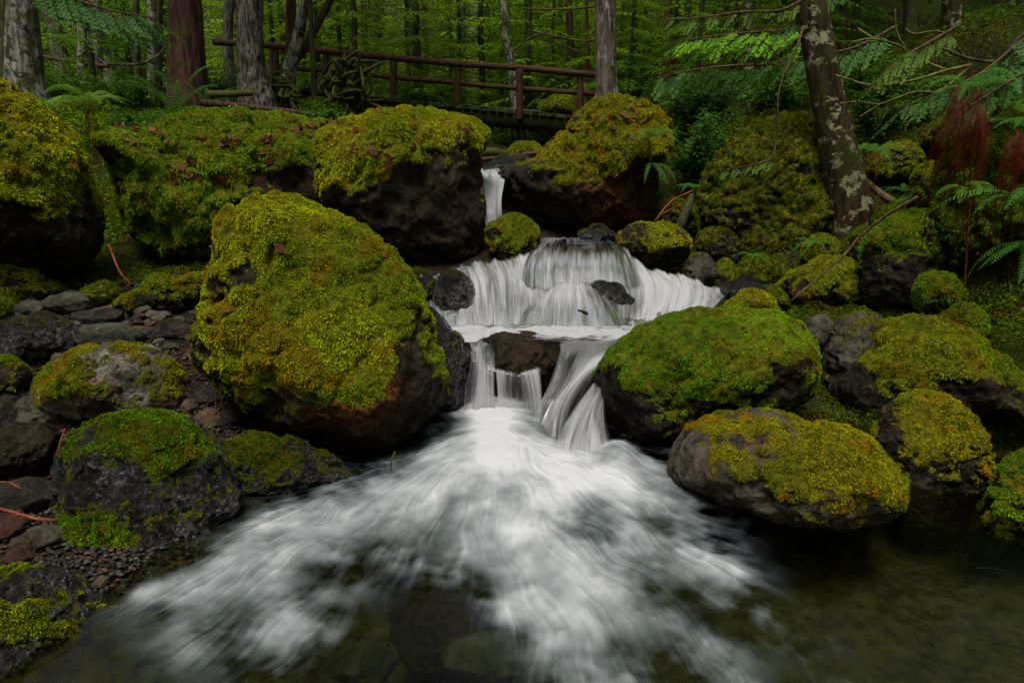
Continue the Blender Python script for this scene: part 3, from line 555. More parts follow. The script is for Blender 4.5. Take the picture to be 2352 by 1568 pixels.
def sheet(name, label, lines, nu=90, nv=90, mat=None, edge=.2, wob=.020, seed=1, endfade=.08, kind='structure'):
    """water sheet through flow lines; each line is a list of (px, py, Y, foam)"""
    L = []
    for ln in lines:
        q = np.array([[*P(a, b_, c), d] for a, b_, c, d in ln]); L.append(crom(q, nv))
    L = np.array(L)                                    # lines x nv x 4
    G = np.stack([crom(L[:, j], nu) for j in range(nv)], 1)     # nu x nv x 4
    V = G[..., :3].copy(); fo = np.clip(G[..., 3], 0, 1.2)*.88
    du = np.linalg.norm(np.diff(V, axis=0), axis=2).mean(1); u = np.r_[0, np.cumsum(du)]; dv = np.linalg.norm(np.diff(V, axis=1), axis=2).mean(0); v = np.r_[0, np.cumsum(dv)]
    U, W = np.meshgrid(u, v, indexing='ij')
    s = np.linspace(0, 1, nu)[:, None]; fo = fo*sstep(0, edge, s)*sstep(1, 1-edge, s) if edge > 0 else fo
    tt = np.linspace(0, 1, nv)[None]; fo = fo*sstep(0, max(endfade, 1e-3), tt+.0)*sstep(1, .93, tt)
    fo = fo*(1+.42*fbm(np.stack([U*7+.25*W, W*.9, U*0+seed*5], -1).reshape(-1, 3), seed+7, 4, .6).reshape(fo.shape)*(1.1-fo*.6))
    Q3 = np.stack([U*22, W*2.2, U*0+seed], -1).reshape(-1, 3); n = vn(Q3, seed)*.6+vn(Q3*[2.3, 1.5, 1], seed+1)*.4
    V = V.reshape(-1, 3); V[:, 2] += n*wob; V[:, 1] += n*wob*.7
    i = (np.arange(nu-1)[:, None]*nv+np.arange(nv-1)[None]).ravel(); Q = np.stack([i, i+nv, i+nv+1, i+1], 1)
    o = mesh(name, V, Q, mat or FALL, None, (0, 0, 0), {'foam': fo.ravel()}, uv=np.stack([U.ravel()+seed*3.7, W.ravel()+seed*1.3], 1))
    return tag(o, label, "water", kind=kind)

# middle cascade: one continuous stepped veil, then the two domes in front of it
sheet("water_cascade", "broad stepped veil of the middle cascade spilling over dark rocks", [
    [(968,650,4.95,.1),(972,672,4.72,.25),(980,700,4.5,.3),(990,735,4.32,.55)],
    [(992,634,5.0,.3),(996,660,4.7,.4),(1002,702,4.46,.35),(1012,752,4.25,.8)],
    [(1030,616,5.1,.35),(1040,645,4.62,.12),(1046,700,4.42,.22),(1052,760,4.2,.85)],
    [(1062,606,5.2,.5),(1084,640,4.72,.85),(1092,695,4.45,.55),(1098,762,4.2,.85)],
    [(1110,597,5.3,.45),(1134,638,4.86,.55),(1140,695,4.52,.40),(1142,762,4.2,.7)],
    [(1165,592,5.4,.5),(1182,640,4.98,.60),(1186,698,4.58,.45),(1188,764,4.2,.8)],
    [(1208,580,5.5,.6),(1224,645,5.02,.90),(1228,700,4.62,.75),(1228,764,4.2,.9)],
    [(1262,560,5.6,.4),(1272,648,5.02,.55),(1276,700,4.62,.55),(1272,765,4.2,.85)],
    [(1340,556,5.65,.3),(1345,650,5.02,.50),(1350,700,4.66,.35),(1345,766,4.2,.85)],
    [(1420,560,5.6,.3),(1425,650,5.05,.45),(1428,702,4.72,.45),(1420,768,4.2,.85)],
    [(1452,585,5.5,.5),(1482,640,5.12,.80),(1486,700,4.74,.80),(1470,766,4.2,.95)],
    [(1490,615,5.4,.5),(1524,655,5.05,.85),(1520,705,4.70,.90),(1500,762,4.22,.95)],
    [(1545,622,5.3,.8),(1566,662,5.00,1.0),(1556,708,4.66,.95),(1530,756,4.26,.95)],
    [(1590,634,5.25,.7),(1600,670,4.95,.85),(1592,705,4.64,.85),(1570,745,4.32,.85)],
    [(1632,656,5.15,.4),(1636,680,4.92,.75),(1626,704,4.66,.70),(1606,735,4.38,.7)],
    [(1704,668,5.05,.3),(1672,682,4.90,.55),(1652,702,4.68,.45),(1635,728,4.45,.4)]], 330, 150, seed=31, edge=.04, wob=.026)
sheet("water_cascade", "fan-shaped top dome of the middle cascade under the crest", [
    [(1225,568,5.6,.2),(1206,590,5.35,.45),(1192,620,5.1,.55),(1186,655,4.92,.45)],
    [(1265,553,5.85,.35),(1245,570,5.45,.35),(1236,610,5.1,.50),(1235,668,4.84,.4)],
    [(1310,550,5.9,.25),(1300,562,5.45,.10),(1295,605,5.05,.42),(1295,672,4.82,.35)],
    [(1350,550,5.9,.2),(1352,562,5.45,.05),(1355,605,5.05,.40),(1358,668,4.82,.3)],
    [(1395,552,5.85,.2),(1412,565,5.45,.12),(1422,605,5.1,.38),(1432,668,4.84,.35)],
    [(1410,555,5.8,.3),(1440,577,5.45,.45),(1466,615,5.2,.55),(1486,662,4.98,.5)]], 140, 80, seed=3, edge=.18)
sheet("water_cascade", "lower rounded dome of white water in the middle cascade", [
    [(1222,690,4.84,.1),(1204,710,4.6,.5),(1186,735,4.36,.6),(1172,768,4.15,.6)],
    [(1262,662,4.92,.4),(1244,690,4.6,.75),(1236,725,4.36,.65),(1230,768,4.15,.6)],
    [(1305,645,4.95,.6),(1302,670,4.62,.80),(1298,720,4.36,.35),(1296,768,4.12,.6)],
    [(1350,650,4.95,.4),(1366,684,4.62,.45),(1374,725,4.36,.35),(1378,768,4.12,.6)],
    [(1392,672,4.92,.2),(1430,705,4.62,.6),(1450,735,4.38,.7),(1466,768,4.15,.7)]], 120, 90, seed=4, edge=.3)
sheet("water_crest", "smooth dark water sliding up to the crest of the middle cascade", [
    [(1170,585,6.0,.1),(1165,592,5.7,.2),(1160,600,5.4,.3)],[(1235,550,6.3,.2),(1225,556,6.0,.4),(1210,575,5.5,.4)],
    [(1290,546,6.4,.6),(1290,550,6.0,.3),(1290,562,5.5,.3)],
    [(1420,548,6.3,.2),(1420,552,6.0,.2),(1430,568,5.5,.3)]], 50, 30, seed=6, wob=.006)
sheet("water_fall", "narrow upper fall squeezed between the blocky and the peaked boulder", [
    [(1090,388,7.4,.5),(1098,410,6.8,.9),(1106,460,6.1,.8),(1116,528,5.9,.8)],
    [(1118,386,7.4,.5),(1128,406,6.8,.85),(1132,460,6.1,.7),(1134,528,5.9,.6)],
    [(1152,388,7.4,.7),(1160,410,6.8,.8),(1152,460,6.15,.45),(1156,528,5.95,.4)]], 40, 60, mat=VEIL, seed=7, edge=.02)
sheet("water_fall", "little splash at the foot of the narrow upper fall", [
    [(1130,520,6.7,.5),(1140,500,6.72,.4),(1155,478,6.75,.15)],[(1175,510,6.7,.3),(1168,498,6.72,.3),(1160,478,6.75,.15)]], 14, 14, mat=VEIL, seed=8, edge=.3)
# shelf of water between the cascade and the lower fall: a level pool
def level(name, label, pts, z, step, foamf, mat, bumpf=None):
    pts = np.array([PZ(a, b_, z)[:2] for a, b_ in pts]); lo, hi = pts.min(0), pts.max(0); nx, ny = int((hi[0]-lo[0])/step)+2, int((hi[1]-lo[1])/step)+2
    A, B = np.meshgrid(np.linspace(lo[0], hi[0], nx), np.linspace(lo[1], hi[1], ny)); V = np.stack([A.ravel(), B.ravel(), np.full(nx*ny, z)], 1)
    i = (np.arange(ny-1)[:, None]*nx+np.arange(nx-1)[None]).ravel(); Q = np.stack([i, i+1, i+nx+1, i+nx], 1)
    c = V[Q].mean(1)[:, :2]; ins = np.zeros(len(c), bool); j = len(pts)-1
    for k in range(len(pts)):
        a, b_ = pts[k], pts[j]; cond = (a[1] > c[:, 1]) != (b_[1] > c[:, 1]); xx = (b_[0]-a[0])*(c[:, 1]-a[1])/(b_[1]-a[1]+1e-12)+a[0]; ins ^= cond & (c[:, 0] < xx); j = k
    px, py = proj(V); fo = foamf(px, py, V); V[:, 2] += (bumpf(px, py, V) if bumpf is not None else 0)
    u = np.unique(Q[ins]); mp = np.zeros(len(V), int); mp[u] = np.arange(len(u))
    return tag(mesh(name, V[u], mp[Q[ins]], mat, None, (0, 0, 0), {'foam': np.clip(fo[u], 0, 1.2)}, uv=V[u][:, :2]*[1, 1]), label, "water", kind='structure')
def strokes(px, py, S):
    k = np.zeros(len(px))
    for (x0, y0, x1, y1, r, wt) in S:
        dx, dy = x1-x0, y1-y0; t = np.clip(((px-x0)*dx+(py-y0)*dy)/max(dx*dx+dy*dy, 1e-6), 0, 1)
        dd = (px-x0-t*dx)**2+(py-y0-t*dy)**2; g = np.exp(-dd/(r*r))
        k = k+(1-np.clip(k, 0, 1))*wt*g if wt > 0 else k*(1+wt*g)
    return k
SHELF = water_mat("shelf_water", 14, 26, (.6, .62, .5))
ZS = .385
def shelf_foam(px, py, V):
    return strokes(px, py, [(1010,758,1500,758,15,1.1),(1050,775,1120,782,14,.9),(1150,762,1330,765,10,.8),(1480,760,1380,772,10,.9),(1300,790,1420,788,10,.25)])*(1+.5*fbm(V*[9, 16, 0], 93, 3))
level("water_shelf", "narrow pool of foam and dark water under the middle cascade", [(960,735),(1300,722),(1600,700),(1640,720),(1480,772),(1440,785),(1290,787),(1280,784),(1110,774),(1095,785),(1040,785),(990,760)], ZS, .008, shelf_foam, SHELF,
      lambda px, py, V: fbm(V*[14, 10, 0], 91, 4)*.018*sstep(790, 765, py)-.03*sstep(752, 735, py))
# lower fall
sheet("water_lower_fall", "left spill of the lower fall running over the flat wet rock", [
    [(1050,770,3.98,.9),(1075,785,3.84,.25),(1078,830,3.72,.15),(1062,900,3.66,.10),(1060,955,3.62,.5)],
    [(1080,768,3.98,1),(1098,785,3.82,.75),(1100,835,3.68,.7),(1095,890,3.62,.6),(1092,955,3.58,.8)],
    [(1110,768,3.98,.9),(1112,790,3.82,.15),(1112,840,3.68,.6),(1112,890,3.62,.95),(1112,955,3.58,1)],
    [(1150,766,3.98,.7),(1140,785,3.82,.02),(1140,840,3.67,.35),(1140,890,3.62,.5),(1140,955,3.58,.7)]], 80, 90, mat=VEIL, seed=11, edge=.1)
sheet("water_lower_fall", "thin middle strands of the lower fall over the black rock face", [
    [(1135,842,3.72,.1),(1136,855,3.68,.35),(1140,900,3.64,.4),(1142,955,3.6,.7)],
    [(1180,853,3.72,.0),(1180,862,3.68,.25),(1180,900,3.64,.2),(1180,955,3.6,.6)],
    [(1205,850,3.74,.2),(1208,860,3.7,.6),(1216,900,3.66,.55),(1224,955,3.62,.7)],
    [(1240,842,3.74,.2),(1243,856,3.7,.4),(1246,900,3.66,.4),(1246,955,3.62,.6)]], 80, 60, mat=VEIL, seed=12, edge=.05, wob=.006)
# chute: smooth tongue twisting down to the right of the lower fall
sheet("water_chute", "smooth twisting tongue of the lower chute", [
    [(1280,785,3.98,.25),(1275,830,3.82,.35),(1250,900,3.64,.50),(1222,960,3.48,.5),(1205,1050,3.3,.7)],
    [(1330,775,4.02,.15),(1310,820,3.84,.15),(1285,890,3.66,.28),(1250,960,3.46,.35),(1225,1060,3.25,.6)],
    [(1400,772,4.04,.3),(1345,820,3.84,.20),(1308,880,3.62,.55),(1265,940,3.42,.55),(1240,1060,3.2,.35)],
    [(1465,768,4.06,.8),(1390,812,3.82,.85),(1328,865,3.56,1.0),(1282,940,3.36,.85),(1262,1060,3.15,.3)],
    [(1490,768,4.08,.6),(1415,815,3.84,.55),(1352,870,3.6,.30),(1312,950,3.38,.25),(1290,1070,3.14,.3)],
    [(1500,775,4.10,.3),(1430,828,3.88,.25),(1375,885,3.66,.20),(1345,960,3.42,.5),(1330,1075,3.14,.6)]], 130, 120, seed=14, edge=.06, wob=.010)
sheet("water_chute", "pale skirt of water spreading from the chute along the dome boulder", [
    [(1380,850,3.64,.1),(1320,930,3.34,.3),(1275,1000,3.12,.4),(1245,1095,2.92,.5)],
    [(1400,862,3.6,.15),(1360,930,3.32,.4),(1340,1000,3.12,.5),(1330,1095,2.92,.6)],
    [(1398,872,3.58,.1),(1392,940,3.34,.4),(1410,1010,3.14,.45),(1440,1090,2.95,.5)]], 70, 80, seed=15, edge=.15, wob=.006)

# the lower pool, with foam drawn out along the current
xs = np.linspace(-1.75, 3.4, 860); t = np.linspace(0, 1, 560); ys = .95+(3.95-.95)*t**1.0
A, B = np.meshgrid(xs, ys); V = np.stack([A.ravel(), B.ravel(), A.ravel()*0], 1); px, py = proj(V)
S_ = [(1125,965,1150,1090,88,1.6),(1140,1060,1430,1120,72,1.5),(1120,1110,900,1160,70,1.3),(1000,1140,720,1215,62,1.05),(1150,1120,1240,1290,125,1.25),(1010,1110,940,1180,60,.9),
      (760,1230,480,1330,62,.9),(700,1190,600,1260,50,.6),(470,1340,330,1362,30,.55),(420,1390,600,1400,70,.38),(640,1420,590,1540,85,.42),(520,1420,440,1500,50,.25),(830,1360,740,1460,60,.30),
      (1250,1270,1420,1400,85,.85),(1400,1400,1680,1568,70,.5),(1330,1440,1480,1620,85,.6),(1190,1380,1300,1600,60,.35),(1440,1210,1640,1300,60,.55),(1480,1130,1600,1190,45,.5),(1560,1300,1760,1400,40,.35),(1400,1060,1480,1090,50,.8),(1620,1330,1950,1560,45,.16),
      (900,1250,1150,1265,50,.7),(980,1300,1200,1330,40,.4),(1000,1470,940,1520,50,.06),
      (850,1290,880,1300,42,-.85),(1000,1400,1010,1470,85,-.9),(860,1420,900,1500,60,-.85),(1180,1190,1040,1180,28,-.30),(1560,1245,1600,1250,25,-.5),(1290,1260,1340,1240,30,-.25),(1500,1380,1480,1400,30,-.5)]
dens = strokes(px, py, S_).reshape(A.shape)
src = PZ(1140, 1060, 0)[:2]; vx, vy = A-src[0], B-src[1]+.0
vy = vy-.25; nrm = np.hypot(vx, vy)+1e-6; vx, vy = vx/nrm, vy/nrm
tq = np.stack([A.ravel()*2.2, B.ravel()*2.2, A.ravel()*0], 1); e = .02
ps = fbm(tq, 51, 3).reshape(A.shape); gy_, gx_ = np.gradient(ps, ys[1]-ys[0], xs[1]-xs[0]); vx = vx+gy_*.085; vy = vy-gx_*.085
def bil(F_, X_, Y2):
    fx = np.clip((X_-xs[0])/(xs[1]-xs[0]), 0, len(xs)-1.001); fy = np.clip((Y2-ys[0])/(ys[1]-ys[0]), 0, len(ys)-1.001); ix, iy = fx.astype(int), fy.astype(int); fx, fy = fx-ix, fy-iy
    return (F_[iy, ix]*(1-fx)+F_[iy, ix+1]*fx)*(1-fy)+(F_[iy+1, ix]*(1-fx)+F_[iy+1, ix+1]*fx)*fy
q = np.stack([A.ravel(), B.ravel(), A.ravel()*0], 1)
nz = np.random.default_rng(3).normal(0, 1, A.shape); nb = vn(q*120, 61).reshape(A.shape)*1.2+vn(q*60, 62).reshape(A.shape)*.6+nz*1.1
nb2 = vn(q*17, 65).reshape(A.shape)+.7*vn(q*31, 66).reshape(A.shape); ac2 = nb2.copy(); acc = nb.copy(); ad = dens.copy(); cnt = 1
for sg in (1, -1):
    X_, Y2 = A.copy(), B.copy(); h = .007
    for s in range(26):
        ax, ay = bil(vx, X_, Y2), bil(vy, X_, Y2); X_ = X_+sg*ax*h; Y2 = Y2+sg*ay*h; acc += bil(nb, X_, Y2); ac2 += bil(nb2, X_, Y2); ad += bil(dens, X_, Y2); cnt += 1
acc /= cnt; ac2 = ac2/cnt; ac2 = (ac2-ac2.mean())/ac2.std(); ad /= cnt; acc = (acc-acc.mean())/acc.std()
cl = fbm(q*4.2, 71, 4, .6).reshape(A.shape); cl2 = bil(fbm(q*9, 73, 3, .6).reshape(A.shape), A-vx*.03, B-vy*.03)
d_ = dens*.45+ad*.55
core = strokes(px, py, [(1130,960,1150,1100,85,1.),(1150,1110,1260,1180,90,.9),(1250,1090,1400,1120,60,.8),(1100,1200,1250,1290,90,.5)]).reshape(A.shape); fo = d_*.63+core*.16+(acc*.046+ac2*.050+cl*.34+cl2*.26)*np.clip(d_*3.0, 0, 1)*(1.15-np.clip(d_, 0, 1)*.55)
thin = np.clip(acc-1.5, 0, 1)*.05*np.clip(sstep(.002, .10, ad), 0, 1); fo = np.clip(fo+thin, 0, 1.1)
hz = strokes(px, py, [(1130,985,1160,1000,85,.055),(1090,1120,1170,1120,100,.085),(1330,1110,1400,1120,80,.05),(1250,1270,1300,1280,70,.05),(600,1290,700,1260,60,.03),(1420,1060,1430,1060,40,.05)]).reshape(A.shape)
hz = hz+acc*.0016*np.clip(d_*2, .15, 1)+cl*.012*np.clip(d_*2, .05, 1)+fbm(q*2.5, 75, 3).reshape(A.shape)*.004
V[:, 2] = hz.ravel(); n1, n0 = A.shape
i = (np.arange(n1-1)[:, None]*n0+np.arange(n0-1)[None]).ravel(); Q = np.stack([i, i+1, i+n0+1, i+n0], 1)
c = V[Q].mean(1); gzc = gz(c[:, 0], c[:, 1]); keep = gzc < .05; keep &= ~((c[:, 1] > 3.62) & (c[:, 0] > -.3) & (c[:, 0] < .0)) | True
Q = Q[keep]; u = np.unique(Q); mp = np.zeros(len(V), int); mp[u] = np.arange(len(u))
def pool_mat():
    m, nt, out = newmat("pool_water"); g = NT(nt); fo = g.attr('foam'); p = g.pos()
    a = g.math('POWER', g.n('ShaderNodeClamp').outputs[0], 1.0) if False else g.math('MULTIPLY', g.math('POWER', g.math('MINIMUM', g.math('MAXIMUM', fo, 0.0), 1.0), 1.2), .86)
    bmp = g.bump(g.noise(g.scaled(p, 1, 1, 1), 9, 3, .5), .12, .02)
    tr = g.n("ShaderNodeBsdfTransparent"); tr.inputs[0].default_value = (.56, .62, .38, 1)
    gs = g.n("ShaderNodeBsdfGlossy"); gs.inputs['Roughness'].default_value = .16; gs.inputs[0].default_value = (.8, .8, .8, 1); g.l(bmp, gs.inputs['Normal'])
    fr = g.n("ShaderNodeFresnel"); fr.inputs[0].default_value = 1.33; g.l(bmp, fr.inputs['Normal'])
    wa = g.n("ShaderNodeMixShader"); g.l(fr.outputs[0], wa.inputs[0]); g.l(tr.outputs[0], wa.inputs[1]); g.l(gs.outputs[0], wa.inputs[2])
    df = g.n("ShaderNodeBsdfDiffuse"); g.l(g.mix(a, (.22, .27, .29), (.50, .495, .515)), df.inputs[0])
    mx = g.n("ShaderNodeMixShader"); g.l(a, mx.inputs[0]); g.l(wa.outputs[0], mx.inputs[1]); g.l(df.outputs[0], mx.inputs[2]); g.l(mx.outputs[0], out.inputs[0]); return m
tag(mesh("water_pool", V[u], mp[Q], pool_mat(), None, (0, 0, 0), {'foam': fo.ravel()[u]}, uv=V[u][:, :2]), "lower pool with silky white foam fanning out over dark green-brown water", "water", kind='structure')
# stones under the pool surface
for (lx, ly, rr, kk, lb) in [(1010,1400,.22,0,"dark red-brown boulder under water in the gap of the foam"),(840,1500,.11,1,"pale green stone under water at the bottom of the frame"),(1120,1480,.13,1,"olive round stone seen dimly under the foam's edge"),(900,1280,.12,0,"dark stone under the water in the small clear patch of the foam")]:
    C = PZ(lx, ly, -.12); Vs, Ts = stone_mesh(5, int(lx)); Vs = Vs*rr+C-np.array([0, 0, rr*.35]); o = mesh("stone", Vs, Ts, ROCKB if kk == 0 else SM[1], None, (float(C[0]), float(C[1]), float(Vs[:, 2].min())), {'moss': np.zeros(len(Vs)), 'rust': np.zeros(len(Vs))}); tag(o, lb, "stone")
# ------------------------------------------------------------------ barks
def bark_mat(name, a, b_, pale=None, pale_t=(.52, .6), moss=.35, mcol=(.05, .06, .008), st=(22, 22, 3.2), bst=1.0, pscale=6, ps=(1, 1, 1)):
    m, nt, out = newmat(name); g = NT(nt); p = g.pos(); b = g.n("ShaderNodeBsdfPrincipled"); g.l(b.outputs[0], out.inputs[0])
    n1 = g.noise(g.scaled(p, *st), 1, 6, .65, .4); n2 = g.noise(p, 40, 5, .7)
    c = g.mix(g.ramp(n1, .38, .62), a, b_); c = g.mix(g.ramp(n2, .5, .3, 0, .5), c, (.006, .005, .004))
    if pale: c = g.mix(g.ramp(g.noise(g.scaled(p, *ps), pscale, 7, .68, .3), *pale_t), c, pale)
    c = g.mix(g.math('MULTIPLY', g.ramp(g.noise(p, 3.1, 6, .7), .60-moss*.5, .72-moss*.4), g.ramp(n2, .3, .5)), c, mcol)
    g.l(c, b.inputs['Base Color']); b.inputs['Roughness'].default_value = .65; b.inputs['Specular IOR Level'].default_value = .12
    g.l(g.bump(g.math('ADD', n1, g.math('MULTIPLY', n2, .4)), bst, .03), b.inputs['Normal']); return m
BARK = {'birch': bark_mat("pale_bark", (.09, .083, .068), (.31, .285, .235), (.028, .024, .018), (.50, .56), .25, pscale=9),
        'red': bark_mat("red_brown_bark", (.022, .010, .007), (.085, .038, .026), None, moss=.12, st=(26, 26, 1.6)),
        'furrow': bark_mat("furrowed_bark", (.012, .010, .009), (.15, .13, .11), None, moss=.18, st=(30, 30, 7)),
        'flaky': bark_mat("flaky_bark", (.05, .035, .03), (.17, .13, .11), (.36, .32, .28), (.56, .62), .12, pscale=10, ps=(1.6, 1.6, .5)),
        'lichen': bark_mat("lichen_bark", (.010, .007, .003), (.050, .030, .010), (.24, .23, .13), (.545, .58), .30, mcol=(.03, .034, .005), pscale=9, ps=(1, 1, 1.2)),
        'dark': bark_mat("dark_bark", (.012, .010, .008), (.055, .042, .034), (.13, .13, .11), (.62, .68), .35),
        'wood': bark_mat("weathered_red_wood", (.022, .011, .006), (.095, .042, .022), None, moss=.12, st=(9, 60, 60), bst=.5),
        'plank': bark_mat("dark_plank", (.010, .010, .007), (.045, .038, .020), None, moss=.45, mcol=(.035, .05, .008)),
        'mosslog': bark_mat("mossy_log_bark", (.010, .007, .005), (.045, .030, .015), None, moss=.6, mcol=(.055, .06, .008)),
        'twig': bark_mat("twig_bark", (.04, .025, .012), (.12, .08, .04), None, moss=.05),
        'redtwig': bark_mat("red_twig", (.12, .03, .012), (.28, .08, .03), None, moss=0),
        'yeltwig': bark_mat("mossy_twig", (.06, .055, .012), (.16, .16, .03), None, moss=.2)}

# ------------------------------------------------------------------ conifer foliage
def spray(L, rng, leaf=.055, sp2=.05, sp3=.034, cols=((.035, .095, .010), (.085, .19, .015))):
    """flat drooping branch along +x made of leaf-like needle tufts"""
    V = []; cl = []; st = []
    n2 = int(L/sp2); A, B = np.array(cols[0]), np.array(cols[1]); droop = rng.uniform(.12, .30)
    pos = lambda x: np.array([x, 0, .10*x-droop*x*x])
    for i in range(2, n2):
        t = i/n2; x = t*L; l2 = L*.42*(1-t)**.75*min(1, t*4+.25)*rng.uniform(.7, 1.15); sd = 1 if i % 2 else -1; an = sd*rng.uniform(.75, 1.05)
        d = np.array([math.cos(an), math.sin(an), -rng.uniform(.05, .35)]); o = pos(x); m = max(2, int(l2/sp3)); r = np.arange(1, m+1)*sp3
        dr = rng.uniform(.2, .9)
        for s3 in (1, -1):
            a3 = an+s3*rng.uniform(.6, .9); d3 = np.array([math.cos(a3), math.sin(a3), -.2]); k = (1-r/(m+1)/sp3*.75)
            base = o+d*r[:, None]-np.array([0, 0, 1])*(r*r*dr)[:, None]; ln = leaf*k*rng.uniform(.8, 1.2, m); wd = leaf*.34
            dd = unit(d3+rng.normal(0, .15, (m, 3))); sdv = unit(np.cross(dd, [0, 0, 1.0]))
            mid = base+dd*(ln*.45)[:, None]; tip = base+dd*ln[:, None]-np.array([0, 0, 1])*(ln*.15)[:, None]
            V.append(np.stack([base, mid+sdv*wd*.5, tip, mid-sdv*wd*.5], 1).reshape(-1, 3))
            c = (A+(B-A)*np.clip(rng.uniform(0, 1)*.6+.5*t, 0, 1))*rng.uniform(.7, 1.25, (m, 1)); cl.append(np.repeat(c, 4, 0))  # lighter towards the branch end: lit tips painted into the leaf colour
        e = o+d*(m*sp3)-np.array([0, 0, 1])*(m*sp3)**2*dr; w_ = np.array([0, 0, .003]); mdl = (o+e)/2+np.array([0, 0, dr*(m*sp3)**2*.25])
        st.append((np.array([o-w_, o+w_, mdl+w_, mdl-w_]))); st.append(np.array([mdl-w_, mdl+w_, e+w_, e-w_]))
    xs_ = np.linspace(0, L, 7); sp = np.array([pos(x) for x in xs_])
    for a, b_ in zip(sp[:-1], sp[1:]):
        w_ = np.array([0, .006*(1-a[0]/L*.7), 0]); z_ = np.array([0, 0, w_[1]]); st += [np.array([a-w_, a+w_, b_+w_*.8, b_-w_*.8]), np.array([a-z_, a+z_, b_+z_*.8, b_-z_*.8])]
    if st: V.append(np.concatenate(st)); cl.append(np.broadcast_to([.05, .03, .015], (len(st)*4, 3)))
    return np.concatenate(V), np.concatenate(cl)
def crown_geo(H, z0, nb, Lmax, seed, leaf=.055, sp2=.05, sp3=.034, cols=((.035, .095, .010), (.085, .19, .015)), shape=1.0, Lmin=.3):
    rng = np.random.default_rng(seed); T_ = [spray(Lmax*s, rng, leaf, sp2, sp3, cols) for s in (1, 1, .7, .7, .45, .45)]; L_ = [1, 1, .7, .7, .45, .45]
    V, C = [], []
    for i in range(nb):
        f = (i+rng.random())/nb; z = z0+(H-z0)*f; want = max(Lmin, Lmax*(1-f)**shape*rng.uniform(.65, 1.1)); j = int(np.argmin([abs(Lmax*l-want)+rng.uniform(0, .05) for l in L_])); s = want/(Lmax*L_[j])
        v, c = T_[j]; th = i*2.4+rng.uniform(-.4, .4); tl = rng.uniform(-.25, .15); ct, s_ = math.cos(th), math.sin(th); cy, sy = math.cos(tl), math.sin(tl)
        v = v*s; x, y, zz = v[:, 0], v[:, 1], v[:, 2]; x, zz = x*cy-zz*sy, x*sy+zz*cy
        V.append(np.stack([x*ct-y*s_, x*s_+y*ct, zz+z], 1)); C.append(c*rng.uniform(.75, 1.2))
    V = np.concatenate(V); return V, np.arange(len(V)).reshape(-1, 4), np.concatenate(C)
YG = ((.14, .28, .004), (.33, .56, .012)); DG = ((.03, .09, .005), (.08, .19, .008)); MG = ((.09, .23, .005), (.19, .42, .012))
# low trees whose foliage reaches the ground: (crown data, trunk data)
def mk_data(nm, geo, mat, col=True, smooth=False):
    o = mesh(nm, geo[0], geo[1], mat, None, (0, 0, 0), {'col': geo[2]} if col else None, smooth); me = o.data; bpy.data.objects.remove(o); return me
CROWNS = [mk_data("crown", crown_geo(7.5, .25, 95, 1.7, 1, cols=YG), LEAF), mk_data("crown", crown_geo(6.5, .2, 85, 1.6, 2, cols=MG), LEAF),
          mk_data("crown", crown_geo(8.5, .4, 90, 2.0, 3, .10, .085, .06, MG), LEAF), mk_data("crown", crown_geo(8.0, .3, 90, 1.9, 4, .10, .085, .06, YG), LEAF),
          mk_data("crown", crown_geo(7.0, .3, 80, 1.7, 5, .06, .055, .038, DG), LEAF)]
HIGH = mk_data("crown", crown_geo(22, 7.5, 80, 3.6, 9, .30, .24, .18, DG, .6), LEAF)
def thin_trunk(H, r, seed):
    rng = np.random.default_rng(seed); z = np.linspace(-.4, H, 26); p_ = np.stack([np.cumsum(rng.normal(0, .018, 26)), np.cumsum(rng.normal(0, .018, 26)), z], 1); V, Q, T_ = tube(p_, r*(1-.85*z.clip(0)/H)+.004, 9)
    return (V, [Q, T_])
TR = []
for q in range(3):
    V, Fs = thin_trunk(7.5, .06, q); o = mesh("trunk", V, Fs, BARK['dark'], None); TR.append(o.data); bpy.data.objects.remove(o)
def lowtree(x, y, s, k, label, group=None, rot=None, zs=1.0):
    z = float(gz(x, y)[0]); r = empty("conifer_tree", (x, y, z), label, "tree", group); r.rotation_euler[2] = random.uniform(0, 6.28) if rot is None else rot; r.scale = (s, s, s*zs)
    for nm, me in (("trunk", TR[k % 3]), ("crown", CROWNS[k])):
        c = bpy.data.objects.new(nm, me); COL.objects.link(c); c.parent = r
    return r

